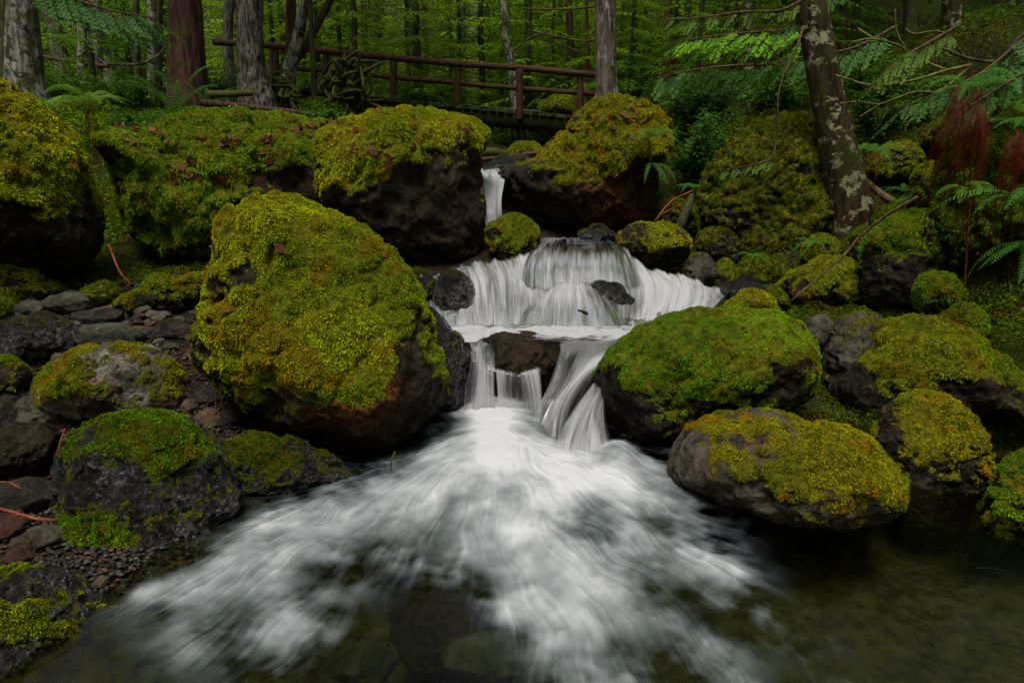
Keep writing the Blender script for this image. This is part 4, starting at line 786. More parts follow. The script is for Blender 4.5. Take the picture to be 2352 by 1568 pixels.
# ------------------------------------------------------------------ trunks traced from the photo
def trunk(label, ctrl, kind, H=16, rough=.05, fur=22, flare=1.25, seg=56, high=True, name="tree", cat="tree", hs=1.0, group=None):
    pts, rad = [], []
    for (px, py, Y, wd) in sorted(ctrl, key=lambda c: -c[1]):
        q = P(px, py, Y); pts.append(q); rad.append(wd/2/F*abs((q-CAM)@FW))
    pts, rad = np.array(pts), np.array(rad); g0 = float(gz(pts[0, 0], pts[0, 1])[0]); d0 = pts[1]-pts[0]; d0 = d0/d0[2]
    zb = min(g0, pts[0, 2])-.35; pts = np.vstack([pts[0]+d0*(zb-pts[0, 2])*.5*[1, 1, 2], pts]); rad = np.r_[rad[0]*flare, rad]
    n = int(np.clip((pts[-1, 2]-pts[0, 2])/.03, 20, 170)); q = crom(np.hstack([pts, rad[:, None]]), n)
    d1 = pts[-1]-pts[-2]; d1 = unit(d1); z1 = q[-1, 2]; m = 12
    if H > z1:
        t = np.linspace(0, 1, m+1)[1:, None]; up_ = q[-1, :3]+(d1*(1-t*.5)+np.array([0, 0, 1])*t*.5)*((H-z1)*t); q = np.vstack([q, np.hstack([up_, q[-1, 3]*(1-t*.75)])])
    V, Q, T_ = tube(q[:, :3], q[:, 3], seg); nv = len(q)*seg; c = np.repeat(q[:, :3], seg, 0); dr = unit(V[:nv]-c); R = np.repeat(q[:, 3], seg)
    sd = int(abs(ctrl[0][0])) % 997
    k = 1-np.abs(fbm(np.stack([dr[:, 0]*R*fur+sd, dr[:, 1]*R*fur, V[:nv, 2]*fur*.13], 1), sd, 3))*2.0
    lum = fbm(np.hstack([dr*1.3, V[:nv, 2:3]*1.2]), sd+3, 3) if False else fbm(np.stack([dr[:, 0]*1.2+sd, dr[:, 1]*1.2, V[:nv, 2]*1.1], 1), sd+3, 3)
    V[:nv] += dr*(R*(k*rough+lum*.09))[:, None]
    th = np.arctan2(dr[:, 1], dr[:, 0]); base = np.clip(1-(V[:nv, 2]-g0)/.5, 0, 1.3)**2; V[:nv] += dr*(R*base*(.10+.16*np.cos(th*3+sd)))[:, None]*[1, 1, .3]
    loc = (float(pts[0, 0]), float(pts[0, 1]), g0); r = empty(name, loc, label, cat, group)
    mesh("trunk", V, [Q, T_], BARK[kind], r, loc)
    if high and ctrl[0][2] < 11:
        c = bpy.data.objects.new("crown", HIGH); COL.objects.link(c); c.parent = r; c.scale = (hs, hs, H/16*.85); e = q[-1]; c.location = (float(q[-m//2, 0]-loc[0]), float(q[-m//2, 1]-loc[1]), 0); c.rotation_euler[2] = sd
    return r
trunk("thick pale trunk with dark blotches behind the golden mossy boulder at the left", [(50,0,9.5,56),(55,100,9.5,66),(58,180,9.5,74),(62,230,9.5,84)], 'birch', fur=14)
trunk("stout red-brown trunk with vertical fissures left of the footbridge", [(425,0,10,72),(428,120,10,76),(432,200,10,84),(437,255,10,100)], 'red', rough=.07)
trunk("grey deeply furrowed trunk crossing the left end of the footbridge rail", [(574,0,9.8,54),(576,100,9.8,56),(582,180,9.8,62),(592,235,9.8,78)], 'furrow', rough=.10, fur=30)
trunk("tall flaky grey trunk at the right end of the footbridge", [(1391,0,11.5,44),(1391,100,11.5,46),(1391,180,11.5,50),(1393,235,11.5,58)], 'flaky', rough=.05)
LEAN = trunk("leaning mossy trunk with pale lichen patches among the right-hand boulders", [(1858,-10,6.2,66),(1880,110,6.2,70),(1902,230,6.2,72),(1925,350,6.2,82),(1946,470,6.2,98),(1958,560,6.2,118),(1960,610,6.2,135)], 'lichen', H=9, rough=.03, fur=12, seg=72, high=False)
trunk("brownish lichen-covered trunk in the upper right behind the bare twigs", [(2188,0,8.8,40),(2190,100,8.8,40),(2186,180,8.8,42),(2180,290,8.8,50)], 'lichen', rough=.03, fur=12)
trunk("slim pale trunk leaning right in front of the footbridge rail", [(702,0,11.2,24),(690,60,11.2,24),(676,120,11.2,27),(662,175,11.2,32),(655,215,11.2,34)], 'birch', H=8, high=False, seg=30)
trunk("dark forked trunk bending right beside the slim pale one", [(770,-20,11.4,16),(735,45,11.4,17),(700,105,11.4,20),(672,150,11.4,22),(655,205,11.4,24)], 'dark', H=6, high=False, seg=24)
trunk("straight dark brown trunk behind the slim pale leaning one", [(668,0,13,22),(668,100,13,24),(668,210,13,26)], 'red', seg=30)
trunk("thin dark sapling trunk rising past the footbridge rail", [(713,0,11,10),(716,100,11,11),(724,230,11,14)], 'dark', seg=16, H=7, high=False)
trunk("thin pale mottled trunk seen between the two left trunks", [(190,0,14,17),(188,90,14,19),(190,190,14,22)], 'birch', seg=24)
trunk("slender greyish trunk left of the stout red-brown one", [(348,0,15,19),(350,90,15,20),(350,200,15,22)], 'birch', seg=24)
trunk("dark narrow trunk close against the stout red-brown one", [(368,0,11,11),(366,120,11,12),(365,240,11,14)], 'dark', seg=20)
trunk("speckled grey trunk just left of the furrowed one", [(526,0,15,22),(524,90,15,22),(528,200,15,25)], 'furrow', seg=30)
trunk("crooked pale slender trunk behind the middle of the footbridge", [(1148,-10,14,15),(1160,40,14,14),(1160,90,14,15),(1172,130,14,16),(1178,200,14,18),(1182,245,14,20)], 'birch', seg=20, H=8, high=False)
trunk("thin reddish trunk behind the right part of the footbridge", [(1306,0,15,15),(1310,100,15,16),(1310,220,15,17)], 'red', seg=20)
trunk("very thin brown trunk just left of the flaky grey one", [(1347,0,14.5,8),(1349,120,14.5,9),(1350,230,14.5,10)], 'red', seg=14)
trunk("grey trunk half hidden in foliage behind the footbridge centre", [(1062,0,18,18),(1060,90,18,19),(1060,210,18,21)], 'furrow', seg=24)
trunk("dim slender trunk left of the footbridge centre", [(868,0,19,15),(868,100,19,15),(868,210,19,16)], 'dark', seg=18)
trunk("dim narrow trunk at the top behind the first bridge span", [(935,0,20,12),(938,100,20,13),(938,210,20,14)], 'dark', seg=18)
trunk("brown trunk far back to the right of the flaky grey one", [(1534,0,17,16),(1532,90,17,17),(1532,190,17,18)], 'red', seg=20)
trunk("narrow mossy trunk standing in the green thicket on the right", [(1718,0,9.5,20),(1718,120,9.5,22),(1720,200,9.5,24),(1722,290,9.5,27)], 'lichen', seg=24, rough=.03)
trunk("dark thin trunk right of the leaning mossy one", [(1938,0,11,12),(1938,100,11,13),(1940,190,11,14)], 'dark', seg=18)
trunk("dark brown trunk left of the upper right lichen-covered trunk", [(2090,0,10,26),(2090,100,10,27),(2085,200,10,30),(2082,280,10,32)], 'dark', seg=28)
trunk("dull brown slender trunk deep in the thicket right of the peaked boulder", [(1580,0,14,16),(1585,100,14,17),(1588,220,14,18)], 'dark', seg=18)
trunk("far left thin dark trunk at the frame's edge", [(12,0,13,16),(12,100,13,17),(14,200,13,18)], 'dark', seg=18)
trunk("thin grey trunk right of the pale mottled one", [(228,0,16,12),(230,90,16,13),(230,190,16,14)], 'furrow', seg=18)
trunk("slim dark trunk behind the gap left of the red-brown one", [(312,0,17,14),(314,90,17,14),(316,190,17,15)], 'dark', seg=18)
rr_ = random.Random(21)
srcT = []
for q in range(4):
    V, Fs = thin_trunk(20, .13+.03*q, 20+q); o = mesh("trunk", V, Fs, BARK[['dark', 'furrow', 'red', 'birch'][q]]); srcT.append(o.data); bpy.data.objects.remove(o)
for n in range(52):
    y = rr_.uniform(17, 44); x = rr_.uniform(-.85, .85)*y
    if y > 38 and rr_.random() < .5: continue
    z = float(gz(x, y)[0]); r = empty("forest_tree", (x, y, z-.1), "slender straight trunk standing deep in the dim forest behind the footbridge", "tree", "slender trunks of the far forest")
    r.rotation_euler = (rr_.uniform(-.05, .05), rr_.uniform(-.05, .05), rr_.uniform(0, 6)); s = rr_.uniform(.6, 1.25)
    c = bpy.data.objects.new("trunk", srcT[rr_.choice([0, 0, 1, 2, 3])]); COL.objects.link(c); c.parent = r; c.scale = (s, s, 1)
    if n % 25 == 0:
        c = bpy.data.objects.new("crown", HIGH); COL.objects.link(c); c.parent = r; c.scale = (.8, .8, .95)

# young conifers
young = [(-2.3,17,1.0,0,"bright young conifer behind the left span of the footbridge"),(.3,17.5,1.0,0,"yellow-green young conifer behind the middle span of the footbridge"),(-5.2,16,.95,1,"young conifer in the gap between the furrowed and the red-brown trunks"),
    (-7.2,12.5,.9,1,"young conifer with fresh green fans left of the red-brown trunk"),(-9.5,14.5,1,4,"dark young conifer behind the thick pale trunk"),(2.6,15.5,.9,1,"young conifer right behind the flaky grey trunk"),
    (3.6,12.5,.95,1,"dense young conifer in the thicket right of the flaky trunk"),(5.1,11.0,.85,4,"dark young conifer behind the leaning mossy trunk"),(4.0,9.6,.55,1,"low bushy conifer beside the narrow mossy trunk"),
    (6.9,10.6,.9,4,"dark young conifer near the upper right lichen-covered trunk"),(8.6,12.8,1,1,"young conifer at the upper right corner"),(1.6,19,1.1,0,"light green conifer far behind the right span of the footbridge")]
for a in young: lowtree(a[0], a[1], a[2], a[3], a[4])
for n in range(120):
    y = rr_.uniform(15.5, 34); x = rr_.uniform(-.9, .9)*y; k = rr_.choice([0, 1, 4] if y < 19 else [2, 3, 4, 2, 3])
    lowtree(x, y, rr_.uniform(.8, 1.35), k, "feathery green conifer among many filling the forest behind the footbridge", "young conifers of the far forest", rr_.uniform(0, 6))

# ------------------------------------------------------------------ footbridge
BY = 13.0
bp = lambda px, py, dy=0: P(px, py, BY+dy)
q0 = bp(900, 250); BR = empty("footbridge", tuple(float(v) for v in q0), "weathered log footbridge with a round-pole handrail crossing above the boulders", "footbridge"); bl = tuple(float(v) for v in q0)
def pole(nm, a, b_, r0, r1, mat, seg=14, parent=BR, l=bl, n=40, wob=.012, label=None):
    p_ = np.linspace(a, b_, n); rng = np.random.default_rng(int(abs(a[0])*1000) % 9999); wv = fbm(p_*1.4, int(abs(a[0]*77)) % 99, 2)[:, None]; p_ = p_+np.array([0, .5, 1])*wv*wob; rd = np.linspace(r0, r1, n)*(1+.05*fbm(p_*5, 3, 2))
    V, Q, T_ = tube(p_, rd, seg); o = mesh(nm, V, [Q, T_], BARK[mat], parent, l)
    if label: o["label"] = label
    return o
pr = [(490,97),(605,104),(750,119),(903,133),(1051,147),(1200,157),(1372,173)]
V, Q, T_ = tube([bp(*c) for c in pr], [.055]*7, 16, 120); mesh("top_rail", V, [Q, T_], BARK['wood'], BR, bl)
mr = [(640,155),(750,163),(850,172),(903,178),(1051,191),(1200,204),(1372,216)]
V, Q, T_ = tube([bp(*c, .05) for c in mr], [.045]*7, 14, 110); mesh("middle_rail", V, [Q, T_], BARK['wood'], BR, bl)
for (x, y0, y1, wd, dy) in [(633,108,188,.05,.03),(622,110,180,.045,1.4),(748,122,206,.055,.03),(903,137,262,.062,.03),(1051,150,272,.06,.03),(1193,160,277,.06,-.12),(1332,172,262,.06,.03)]:
    pole("post", bp(x+1, y0, dy), bp(x, y1, dy), wd, wd*1.05, 'wood', n=24)
V, Q, T_ = tube([bp(690,216,.1), bp(850,244,.1), bp(1100,268,.1), bp(1345,288,.1)], [.13, .15, .16, .16], 20, 80); mesh("beam", V, [Q, T_], BARK['plank'], BR, bl)
V, Q, T_ = tube([bp(690,216,1.3), bp(850,240,1.3), bp(1100,262,1.3), bp(1345,280,1.3)], [.13, .15, .16, .16], 20, 80); mesh("beam", V, [Q, T_], BARK['plank'], BR, bl)
a0, a1, a2 = bp(700,206), bp(850,226), bp(1345,272)
for n in range(34):
    t = n/33; c = (a0*(1-t/.23)+a1*(t/.23)) if t < .23 else a1*(1-(t-.23)/.77)+a2*((t-.23)/.77); L_ = np.linalg.norm(a2-a0)/34*.90
    V = []
    for sx in (-1, 1):
        for yy in (-.12, 1.5):
            for zz in (-.035, .03): V.append(c+np.array([sx*L_/2, yy+.015*rr_.uniform(-1, 1), zz+.006*math.sin(n*2.3)-sx*.004]))
    mesh("plank", V, np.array([[0,1,3,2],[4,6,7,5],[0,4,5,1],[2,3,7,6],[1,5,7,3],[0,2,6,4]]), BARK['plank'], BR, bl, smooth=False)
q1 = bp(0, 118, 1); RL = empty("rail_fence", tuple(float(v) for v in q1), "thin pole rail behind the thick pale trunk at the far left", "fence"); q1 = tuple(float(v) for v in q1)
V, Q, T_ = tube([bp(-60,108,1), bp(90,130,1), bp(160,141,1), bp(250,153,1)], [.045, .045, .04, .035], 12, 50); mesh("rail", V, [Q, T_], BARK['wood'], RL, q1)
pole("post", bp(222,152,1), bp(222,215,1), .06, .06, 'wood', parent=RL, l=q1); pole("post", bp(-40,112,1), bp(-40,200,1), .06, .06, 'wood', parent=RL, l=q1)

# ------------------------------------------------------------------ logs, roots and sticks
def log(label, pts, kind='mosslog', seg=20, name="fallen_log", cat="log"):
    W_ = np.array([P(a, b_, c) for a, b_, c, d in pts]); R = np.array([d/2/F*np.linalg.norm(w_-CAM) for w_, (a, b_, c, d) in zip(W_, pts)])
    V, Q, T_ = tube(W_, R, seg, 70); V = V+fbm(V*9, 3, 3)[:, None]*R.mean()*.16*unit(V-V.mean(0)); return tag(mesh(name, V, [Q, T_], BARK[kind], None, tuple(float(v) for v in W_[0])), label, cat)
log("short mossy log end lying left of the furrowed trunk", [(478,217,9.3,15),(530,216,9.3,14),(582,214,9.4,11)])
log("long thin reddish log lying behind the long low mossy boulder", [(462,236,9,14),(560,245,9,13),(680,258,8.8,10),(780,274,8.6,8)], 'red')
log("slim bare log spanning the stream above the narrow upper fall", [(1108,366,8.6,9),(1170,360,8.6,9),(1242,350,8.6,8)], 'wood')
log("dark mossy log end at the left of the gap under the footbridge", [(1100,350,9,24),(1135,352,9.2,22),(1162,356,9.4,18)], 'mosslog')
log("dead branch lying on the bank right of the leaning mossy trunk", [(1990,418,6.6,12),(2030,450,6.4,14),(2085,480,6.2,14),(2130,490,6.1,10)], 'twig')
log("crooked stump root in the dark behind the speckled stone", [(1545,560,6.3,16),(1570,500,6.4,20),(1590,450,6.6,14)], 'dark')
def rootwad(label, cx, cy, Y, rx, ry, seed, n=34):
    rng = np.random.default_rng(seed); C = P(cx, cy, Y); k = np.linalg.norm(C-CAM)/F; loc = tuple(float(v) for v in C); mb = MB()
    V, T_ = ico(5); V = V*[rx*k*.62, rx*k*.5, ry*k*.7]; V = V*(1+.45*fbm(V*5+seed, seed, 4))[:, None]+C; mb.add(V, T_)
    for i in range(n):
        a = rng.uniform(0, 6.28); e = C+np.array([math.cos(a)*rx*k*rng.uniform(.5, 1.1), rng.uniform(-.5, .3)*rx*k, math.sin(a)*ry*k*rng.uniform(.5, 1.1)]); s = C+rng.normal(0, .25, 3)*[rx*k, rx*k*.6, ry*k]
        m_ = (s+e)/2+rng.normal(0, .2, 3); m2 = e+rng.normal(0, .14, 3)-np.array([0, 0, .1]); addtube(mb, [s, m_, e, m2], [.03, .024, .016, .006], 7, 18)
    return tag(mb.build("root_wad", BARK['mosslog'], None, loc), label, "root wad")
rootwad("gnarled upturned root mass hung with moss in front of the bridge rail", 800, 205, 10.6, 42, 60, 4, 80)
rootwad("low knot of mossy roots at the foot of the slim pale leaning trunk", 640, 215, 10.3, 42, 34, 5)
def stick(label, lines, kind='twig', name="stick", cat="stick", seg=7):
    """one stick or a twiggy shrub: connected lines of (px, py, Y, width_px)"""
    mb = MB(); loc = None
    for ln in lines:
        W_ = np.array([P(a, b_, c) for a, b_, c, d in ln]); R = np.array([d/2/F*np.linalg.norm(w_-CAM) for w_, (a, b_, c, d) in zip(W_, ln)])
        if loc is None: loc = tuple(float(v) for v in W_[0])
        addtube(mb, W_, R, seg, 8*len(ln))
    return tag(mb.build(name, BARK[kind], None, loc), label, cat)
stick("long dark stick leaning across the low mossy hump on the right", [[(1818,690,4.7,3),(1930,594,4.75,5),(1973,546,4.8,6),(2040,492,4.7,7),(2110,452,4.6,8)]], 'twig')
stick("bent orange-brown stick rising from the dark right of the cascade", [[(1503,510,5.9,4),(1541,464,5.9,5),(1592,437,5.9,3)],[(1520,492,5.9,3),(1560,470,5.9,2)]], 'redtwig')
stick("thin reddish stick hanging down the right rock bank", [[(2216,660,3.95,4),(2222,560,3.92,4),(2232,430,3.9,3)]], 'redtwig')
stick("dark red stick slanting in the black hollow under the golden boulder", [[(250,562,4.7,4),(274,621,4.65,4),(300,652,4.6,3)],[(283,664,4.6,3),(303,650,4.6,3)]], 'redtwig')
stick("red-brown stick poking in from the left edge above the rubble", [[(-40,1158,2.2,6),(30,1176,2.15,6),(80,1190,2.12,6),(131,1195,2.12,4)]], 'redtwig')
stick("short red twig at the left edge over the trickle", [[(-20,1108,2.35,4),(20,1108,2.35,4),(48,1122,2.35,3)]], 'redtwig')
stick("thin upright red twig in the dark gap beside the central boulder", [[(497,952,3.1,3),(495,905,3.1,3),(490,868,3.1,2)]], 'redtwig')
stick("orange twig lying across the rusty brown boulder", [[(130,1050,2.4,3),(140,1010,2.42,3),(150,985,2.45,3)]], 'redtwig')
stick("small dark twig bent in the water below the central boulder", [[(898,1080,2.75,4),(900,1055,2.78,5),(908,1036,2.8,4)]], 'dark')
stick("leafless mossy shrub with thin forking twigs right of the leaning trunk", [
    [(1919,173,6.0,4),(1950,182,5.8,4),(2002,196,5.7,5),(2095,185,5.7,5),(2175,162,5.8,6),(2230,150,5.9,7)],[(1930,239,5.9,4),(1973,234,5.8,4),(2023,239,5.7,5),(2099,212,5.7,5),(2160,209,5.8,6),(2230,150,5.9,6)],
    [(1955,97,5.9,3),(2005,90,5.8,4),(2067,106,5.8,4),(2095,130,5.8,4),(2175,162,5.8,5)],[(1970,65,5.9,3),(2005,88,5.8,4)],[(2081,67,5.8,3),(2100,78,5.8,3),(2167,77,5.8,4),(2230,150,5.9,4)],
    [(2056,22,5.8,3),(2059,72,5.8,4),(2081,115,5.8,4)],[(2160,212,5.8,4),(2085,284,5.7,4),(2081,317,5.7,3),(2045,328,5.7,2)],[(2027,275,5.7,3),(2049,239,5.7,3)],[(2023,239,5.7,3),(1975,268,5.7,3)],[(2095,185,5.7,3),(2060,150,5.7,3),(2030,140,5.7,2)]], 'yeltwig', 'bare_shrub', 'shrub')
stick("long bare branch arching into the upper right corner", [[(2165,112,5.3,5),(2240,138,5.2,6),(2352,146,5.0,8),(2420,140,5.0,9)],[(2420,60,5.0,10),(2352,78,5.0,8),(2290,150,5.0,7),(2240,190,5.0,5),(2200,230,5.0,3)]], 'dark', 'bare_branch', 'branch')
stick("bare drooping twig curving down left of the leaning mossy trunk", [[(1800,170,6.0,4),(1788,220,6.0,4),(1785,290,6.0,4),(1778,350,6.0,4),(1760,372,6.0,3)],[(1846,60,6.1,5),(1830,110,6.05,5),(1812,150,6.0,4),(1800,170,6.0,4)],[(1800,150,6.0,3),(1770,110,6.0,3),(1740,90,6.0,2)]], 'twig', 'hanging_twig', 'twig')
stick("tangle of dry curved twigs behind the right span of the footbridge", [[(1180,115,13.8,4),(1215,90,13.8,4),(1260,70,13.8,3)],[(1215,70,13.8,3),(1280,85,13.8,4),(1340,95,13.8,4),(1370,90,13.8,4)],[(1255,130,13.8,3),(1275,100,13.8,3),(1330,120,13.8,3)],[(1200,20,13.8,3),(1290,22,13.8,4),(1370,15,13.8,4)]], 'twig', 'dead_branches', 'branch')
stick("pale drooping dead branch between the pale and the red-brown trunks", [[(380,108,9.4,4),(360,130,9.4,4),(320,147,9.4,5),(265,148,9.4,4),(230,138,9.4,3),(180,70,9.4,2)]], 'birch', 'dead_branch', 'branch')

# ------------------------------------------------------------------ ferns
def frond_geo(seed, n=26, L=1.0, w=.20, a=.75, b_=.9, cols=((.035, .10, .010), (.09, .20, .016)), curl=.0):
    rng = np.random.default_rng(seed); s = np.linspace(0, 1, n+1)[1:]; A, B = np.array(cols[0]), np.array(cols[1]); V, C = [], []
    z = lambda x: a*x-b_*x*x; pos = np.stack([s*L, .04*np.sin(s*3+seed)*L, z(s)*L], 1); tg = unit(np.gradient(pos, axis=0))
    for sd in (1, -1):
        prof = np.clip(np.sin(np.pi*np.clip(s*.90+.10, 0, 1))**.55, .08, 1)*w*L*(1-.35*s); sv = np.array([0, sd, 0.0]); d = unit(sv+tg*.28+np.array([0, 0, -.22])+rng.normal(0, .06, (n, 3)))
        wd = L/n*.62; wv = tg*wd*.5; base = pos; mid = base+d*(prof*.45)[:, None]; tip = base+d*prof[:, None]-np.array([0, 0, 1])*(prof*.18)[:, None]
        V.append(np.stack([base-wv*.8, base+wv*.8, mid+wv*.8, mid-wv*.8], 1).reshape(-1, 3)); V.append(np.stack([mid-wv*.8, mid+wv*.8, tip+wv*.15, tip-wv*.15], 1).reshape(-1, 3))
        c = (A+(B-A)*rng.random((n, 1)))*(.8+.4*rng.random((n, 1))); C += [np.repeat(c, 4, 0), np.repeat(c*1.05, 4, 0)]
    p2 = np.vstack([[0, 0, 0], pos]); r_ = np.array([0, .006*L, 0]); V.append(np.stack([p2[:-1]-r_, p2[:-1]+r_, p2[1:]+r_*.7, p2[1:]-r_*.7], 1).reshape(-1, 3)); C.append(np.broadcast_to(np.array(cols[0])*1.1, (n*4, 3)))
    V = np.concatenate(V); return V, np.arange(len(V)).reshape(-1, 4), np.concatenate(C)
FR = {'green': [mk_data("frond", frond_geo(s), LEAF) for s in (1, 2)], 'bright': [mk_data("frond", frond_geo(s, cols=((.07, .15, .012), (.15, .27, .02))), LEAF) for s in (3, 4)],
      'blue': [mk_data("frond", frond_geo(s, w=.13, cols=((.035, .12, .014), (.08, .21, .022))), LEAF) for s in (5, 6)],
      'dead': [mk_data("frond", frond_geo(s, 60, w=.085, a=.2, b_=2.1, cols=((.025, .004, .0015), (.10, .016, .005))), DEAD) for s in (7, 8)],
      'up': [mk_data("frond", frond_geo(s, w=.12, a=1.7, b_=1.0, cols=((.035, .12, .014), (.08, .21, .022))), LEAF) for s in (9, 10)]}
def fern(label, px, py, Y, n, L, kind='green', seed=0, arc=(0, 6.283), tilt=0, ground=False, name="sword_fern", cat="fern", jit=.0):
    C = P(px, py, Y); rg = random.Random(seed*13+px); r = empty(name, tuple(float(v) for v in C), label, cat)
    for i in range(n):
        me = FR[kind][i % 2]; c = bpy.data.objects.new("frond", me); COL.objects.link(c); c.parent = r; a = arc[0]+(arc[1]-arc[0])*(i+rg.uniform(.1, .9))/n
        s = L*rg.uniform(.7, 1.1); c.scale = (s, s, s*rg.uniform(.75, 1.15)); c.rotation_euler = (rg.uniform(-.25, .25), tilt+rg.uniform(-.2, .2), a); c.location = (rg.uniform(-jit, jit), rg.uniform(-jit, jit)*.3, rg.uniform(-jit, jit))
    return r
fern("bright arching sword fern on the bank behind the golden mossy boulder", 208, 235, 8.2, 11, .62, 'bright', 1)
fern("upright bluish sword fern at the foot of the red-brown trunk's left side", 405, 262, 9.2, 10, .62, 'up', 2)
fern("bluish fern hugging the right side of the red-brown trunk", 475, 262, 9.3, 8, .5, 'up', 3)
fern("low fern in the undergrowth left of the red-brown trunk", 345, 285, 8.6, 9, .42, 'blue', 4)
fern("small fern rooted on the right flank of the peaked mossy boulder", 1495, 315, 6.3, 6, .36, 'blue', 5, (3.6, 6.0))
fern("little hanging fern on the peaked boulder's right face", 1500, 375, 6.3, 5, .28, 'blue', 6, (4.0, 6.2), .5)
fern("dark fern with arched fronds right of the leaning mossy trunk", 2010, 350, 6.5, 9, .40, 'blue', 7)
fern("feathery fern at the top of the right rock bank", 2235, 205, 4.6, 12, .50, 'blue', 8)
fern("bright small fern hanging in the middle of the right rock bank", 2225, 440, 3.98, 6, .26, 'bright', 9, (3.3, 5.6))
fern("narrow fern arching out at the right edge of the rock bank", 2352, 470, 3.7, 7, .42, 'blue', 10, (2.6, 5.0))
fern("fern drooping at the lower right of the rock bank", 2375, 560, 3.7, 6, .42, 'blue', 11, (2.6, 5.0), .3)
fern("fern in the shade above the broad sloping boulder", 1800, 275, 7.4, 8, .38, 'blue', 12)
fern("wide clump of red-brown dead fern fronds hanging down the right rock bank", 2222, 238, 4.02, 40, .36, 'dead', 13, (3.3, 6.0), .5, name="dead_fern", jit=.10)
fern("smaller bunch of red-brown dead fronds hanging at the right edge", 2345, 330, 3.75, 22, .34, 'dead', 14, (3.3, 6.0), .5, name="dead_fern", jit=.08)
fern("small red-brown dead fern behind the bright arching sword fern", 200, 245, 8.1, 8, .42, 'dead', 15, (3.3, 6.0), .5, name="dead_fern", jit=.05)
fern("tiny dead fern tuft on the peaked boulder's flank", 1472, 325, 6.3, 6, .22, 'dead', 16, (3.6, 5.8), .5, name="dead_fern", jit=.02)
fern("small coppery dead fern beside the leaning mossy trunk", 2005, 345, 6.4, 7, .26, 'dead', 17, (3.3, 6.0), .3, name="dead_fern", jit=.03)

# ------------------------------------------------------------------ leafy shrubs and herbs
def shrub(label, px, py, Y, rx, ry, n, leaf, seed, cols=((.025, .085, .012), (.07, .17, .018)), name="leafy_shrub", cat="shrub", depth=.6):
    rng = np.random.default_rng(seed); C = P(px, py, Y); k = np.linalg.norm(C-CAM)/F; loc = tuple(float(v) for v in C-np.array([0, 0, ry*k])); r = empty(name, loc, label, cat); base = np.array(loc)
    mb = MB(); tips = []
    for i in range(max(8, n//45)):
        d = rng.normal(0, 1, 3); d = d/np.linalg.norm(d)*rng.uniform(.35, 1)**.5; e = C+d*[rx*k, rx*k*depth, ry*k]; s = base+rng.normal(0, .12, 3)*[rx*k, rx*k*.5, 0]; m_ = (s+e)/2+np.array([0, 0, .12*ry*k]); addtube(mb, [s, m_, e], [.007, .005, .002], 5, 8); tips.append((s, m_, e))
    mb.build("stem", BARK['twig'], r, loc); tips = np.array(tips); A, B = np.array(cols[0]), np.array(cols[1])
    j = rng.integers(0, len(tips), n); t = rng.uniform(.3, 1.05, (n, 1)); q = tips[j, 0]*(1-t)**2+2*tips[j, 1]*t*(1-t)+tips[j, 2]*t*t+rng.normal(0, 1, (n, 3))*[rx*k*.10, rx*k*.10, ry*k*.08]
    d = unit(rng.normal(0, 1, (n, 3))*[1, 1, .35]+[0, 0, -.1]); sv = unit(np.cross(d, [0, 0, 1.0])+rng.normal(0, .2, (n, 3))); l = leaf*rng.uniform(.6, 1.3, (n, 1)); w_ = l*.34; mid = q+d*l*.5; tip = q+d*l-np.array([0, 0, 1])*l*.2
    V = np.stack([q, mid+sv*w_, tip, mid-sv*w_], 1).reshape(-1, 3); cl = np.repeat((A+(B-A)*rng.random((n, 1)))*rng.uniform(.7, 1.2, (n, 1)), 4, 0)
    mesh("foliage", V, np.arange(n*4).reshape(-1, 4), LEAF, r, loc, {'col': cl}, False); return r
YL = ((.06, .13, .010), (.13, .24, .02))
for a in [("leafy shrub crowding the right side of the peaked mossy boulder", 1610,345,7.6,70,75,3200,.05,1),("small leaved shrub above the broad sloping boulder", 1665,290,8.2,80,50,2600,.05,2),
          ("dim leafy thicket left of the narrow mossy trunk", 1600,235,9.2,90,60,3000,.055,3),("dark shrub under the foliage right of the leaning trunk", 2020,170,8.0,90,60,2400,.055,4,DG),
          ("low green herbs along the back edge of the long low mossy boulder", 400,275,8.2,90,18,1900,.045,5),("herb clump on the ledge behind the bright arching fern", 290,275,8.0,50,22,900,.045,6),
          ("bright leafy patch behind the first bridge post", 700,200,14.5,80,45,2200,.07,7,YL),("bright undergrowth beneath the middle span of the footbridge", 980,215,15,120,40,3000,.075,8,YL),
          ("pale green shrub behind the right bridge post", 1260,190,15.2,90,60,2600,.075,9,YL),("leafy shrub right of the flaky grey trunk", 1470,190,11.8,60,70,2600,.055,10),
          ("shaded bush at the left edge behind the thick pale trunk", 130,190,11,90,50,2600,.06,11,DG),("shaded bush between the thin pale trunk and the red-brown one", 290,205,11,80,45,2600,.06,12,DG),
          ("ivy-like greenery on top of the right rock bank", 2320,215,5.2,60,40,1600,.04,13),("low shrub at the upper right behind the lichen-covered trunk", 2270,150,9.5,90,60,2600,.055,14,DG),
          ("small green tuft behind the blocky boulder's top left corner", 740,262,8.4,50,12,700,.04,15),("shrub beside the dark brown trunk on the right slope", 2120,230,8.2,60,50,1700,.05,16,DG),
          ("mixed greenery under the young conifer left of the bridge", 500,190,12.5,60,35,1800,.06,17)]:
    shrub(*a[:9], **({'cols': a[9]} if len(a) > 9 else {}))

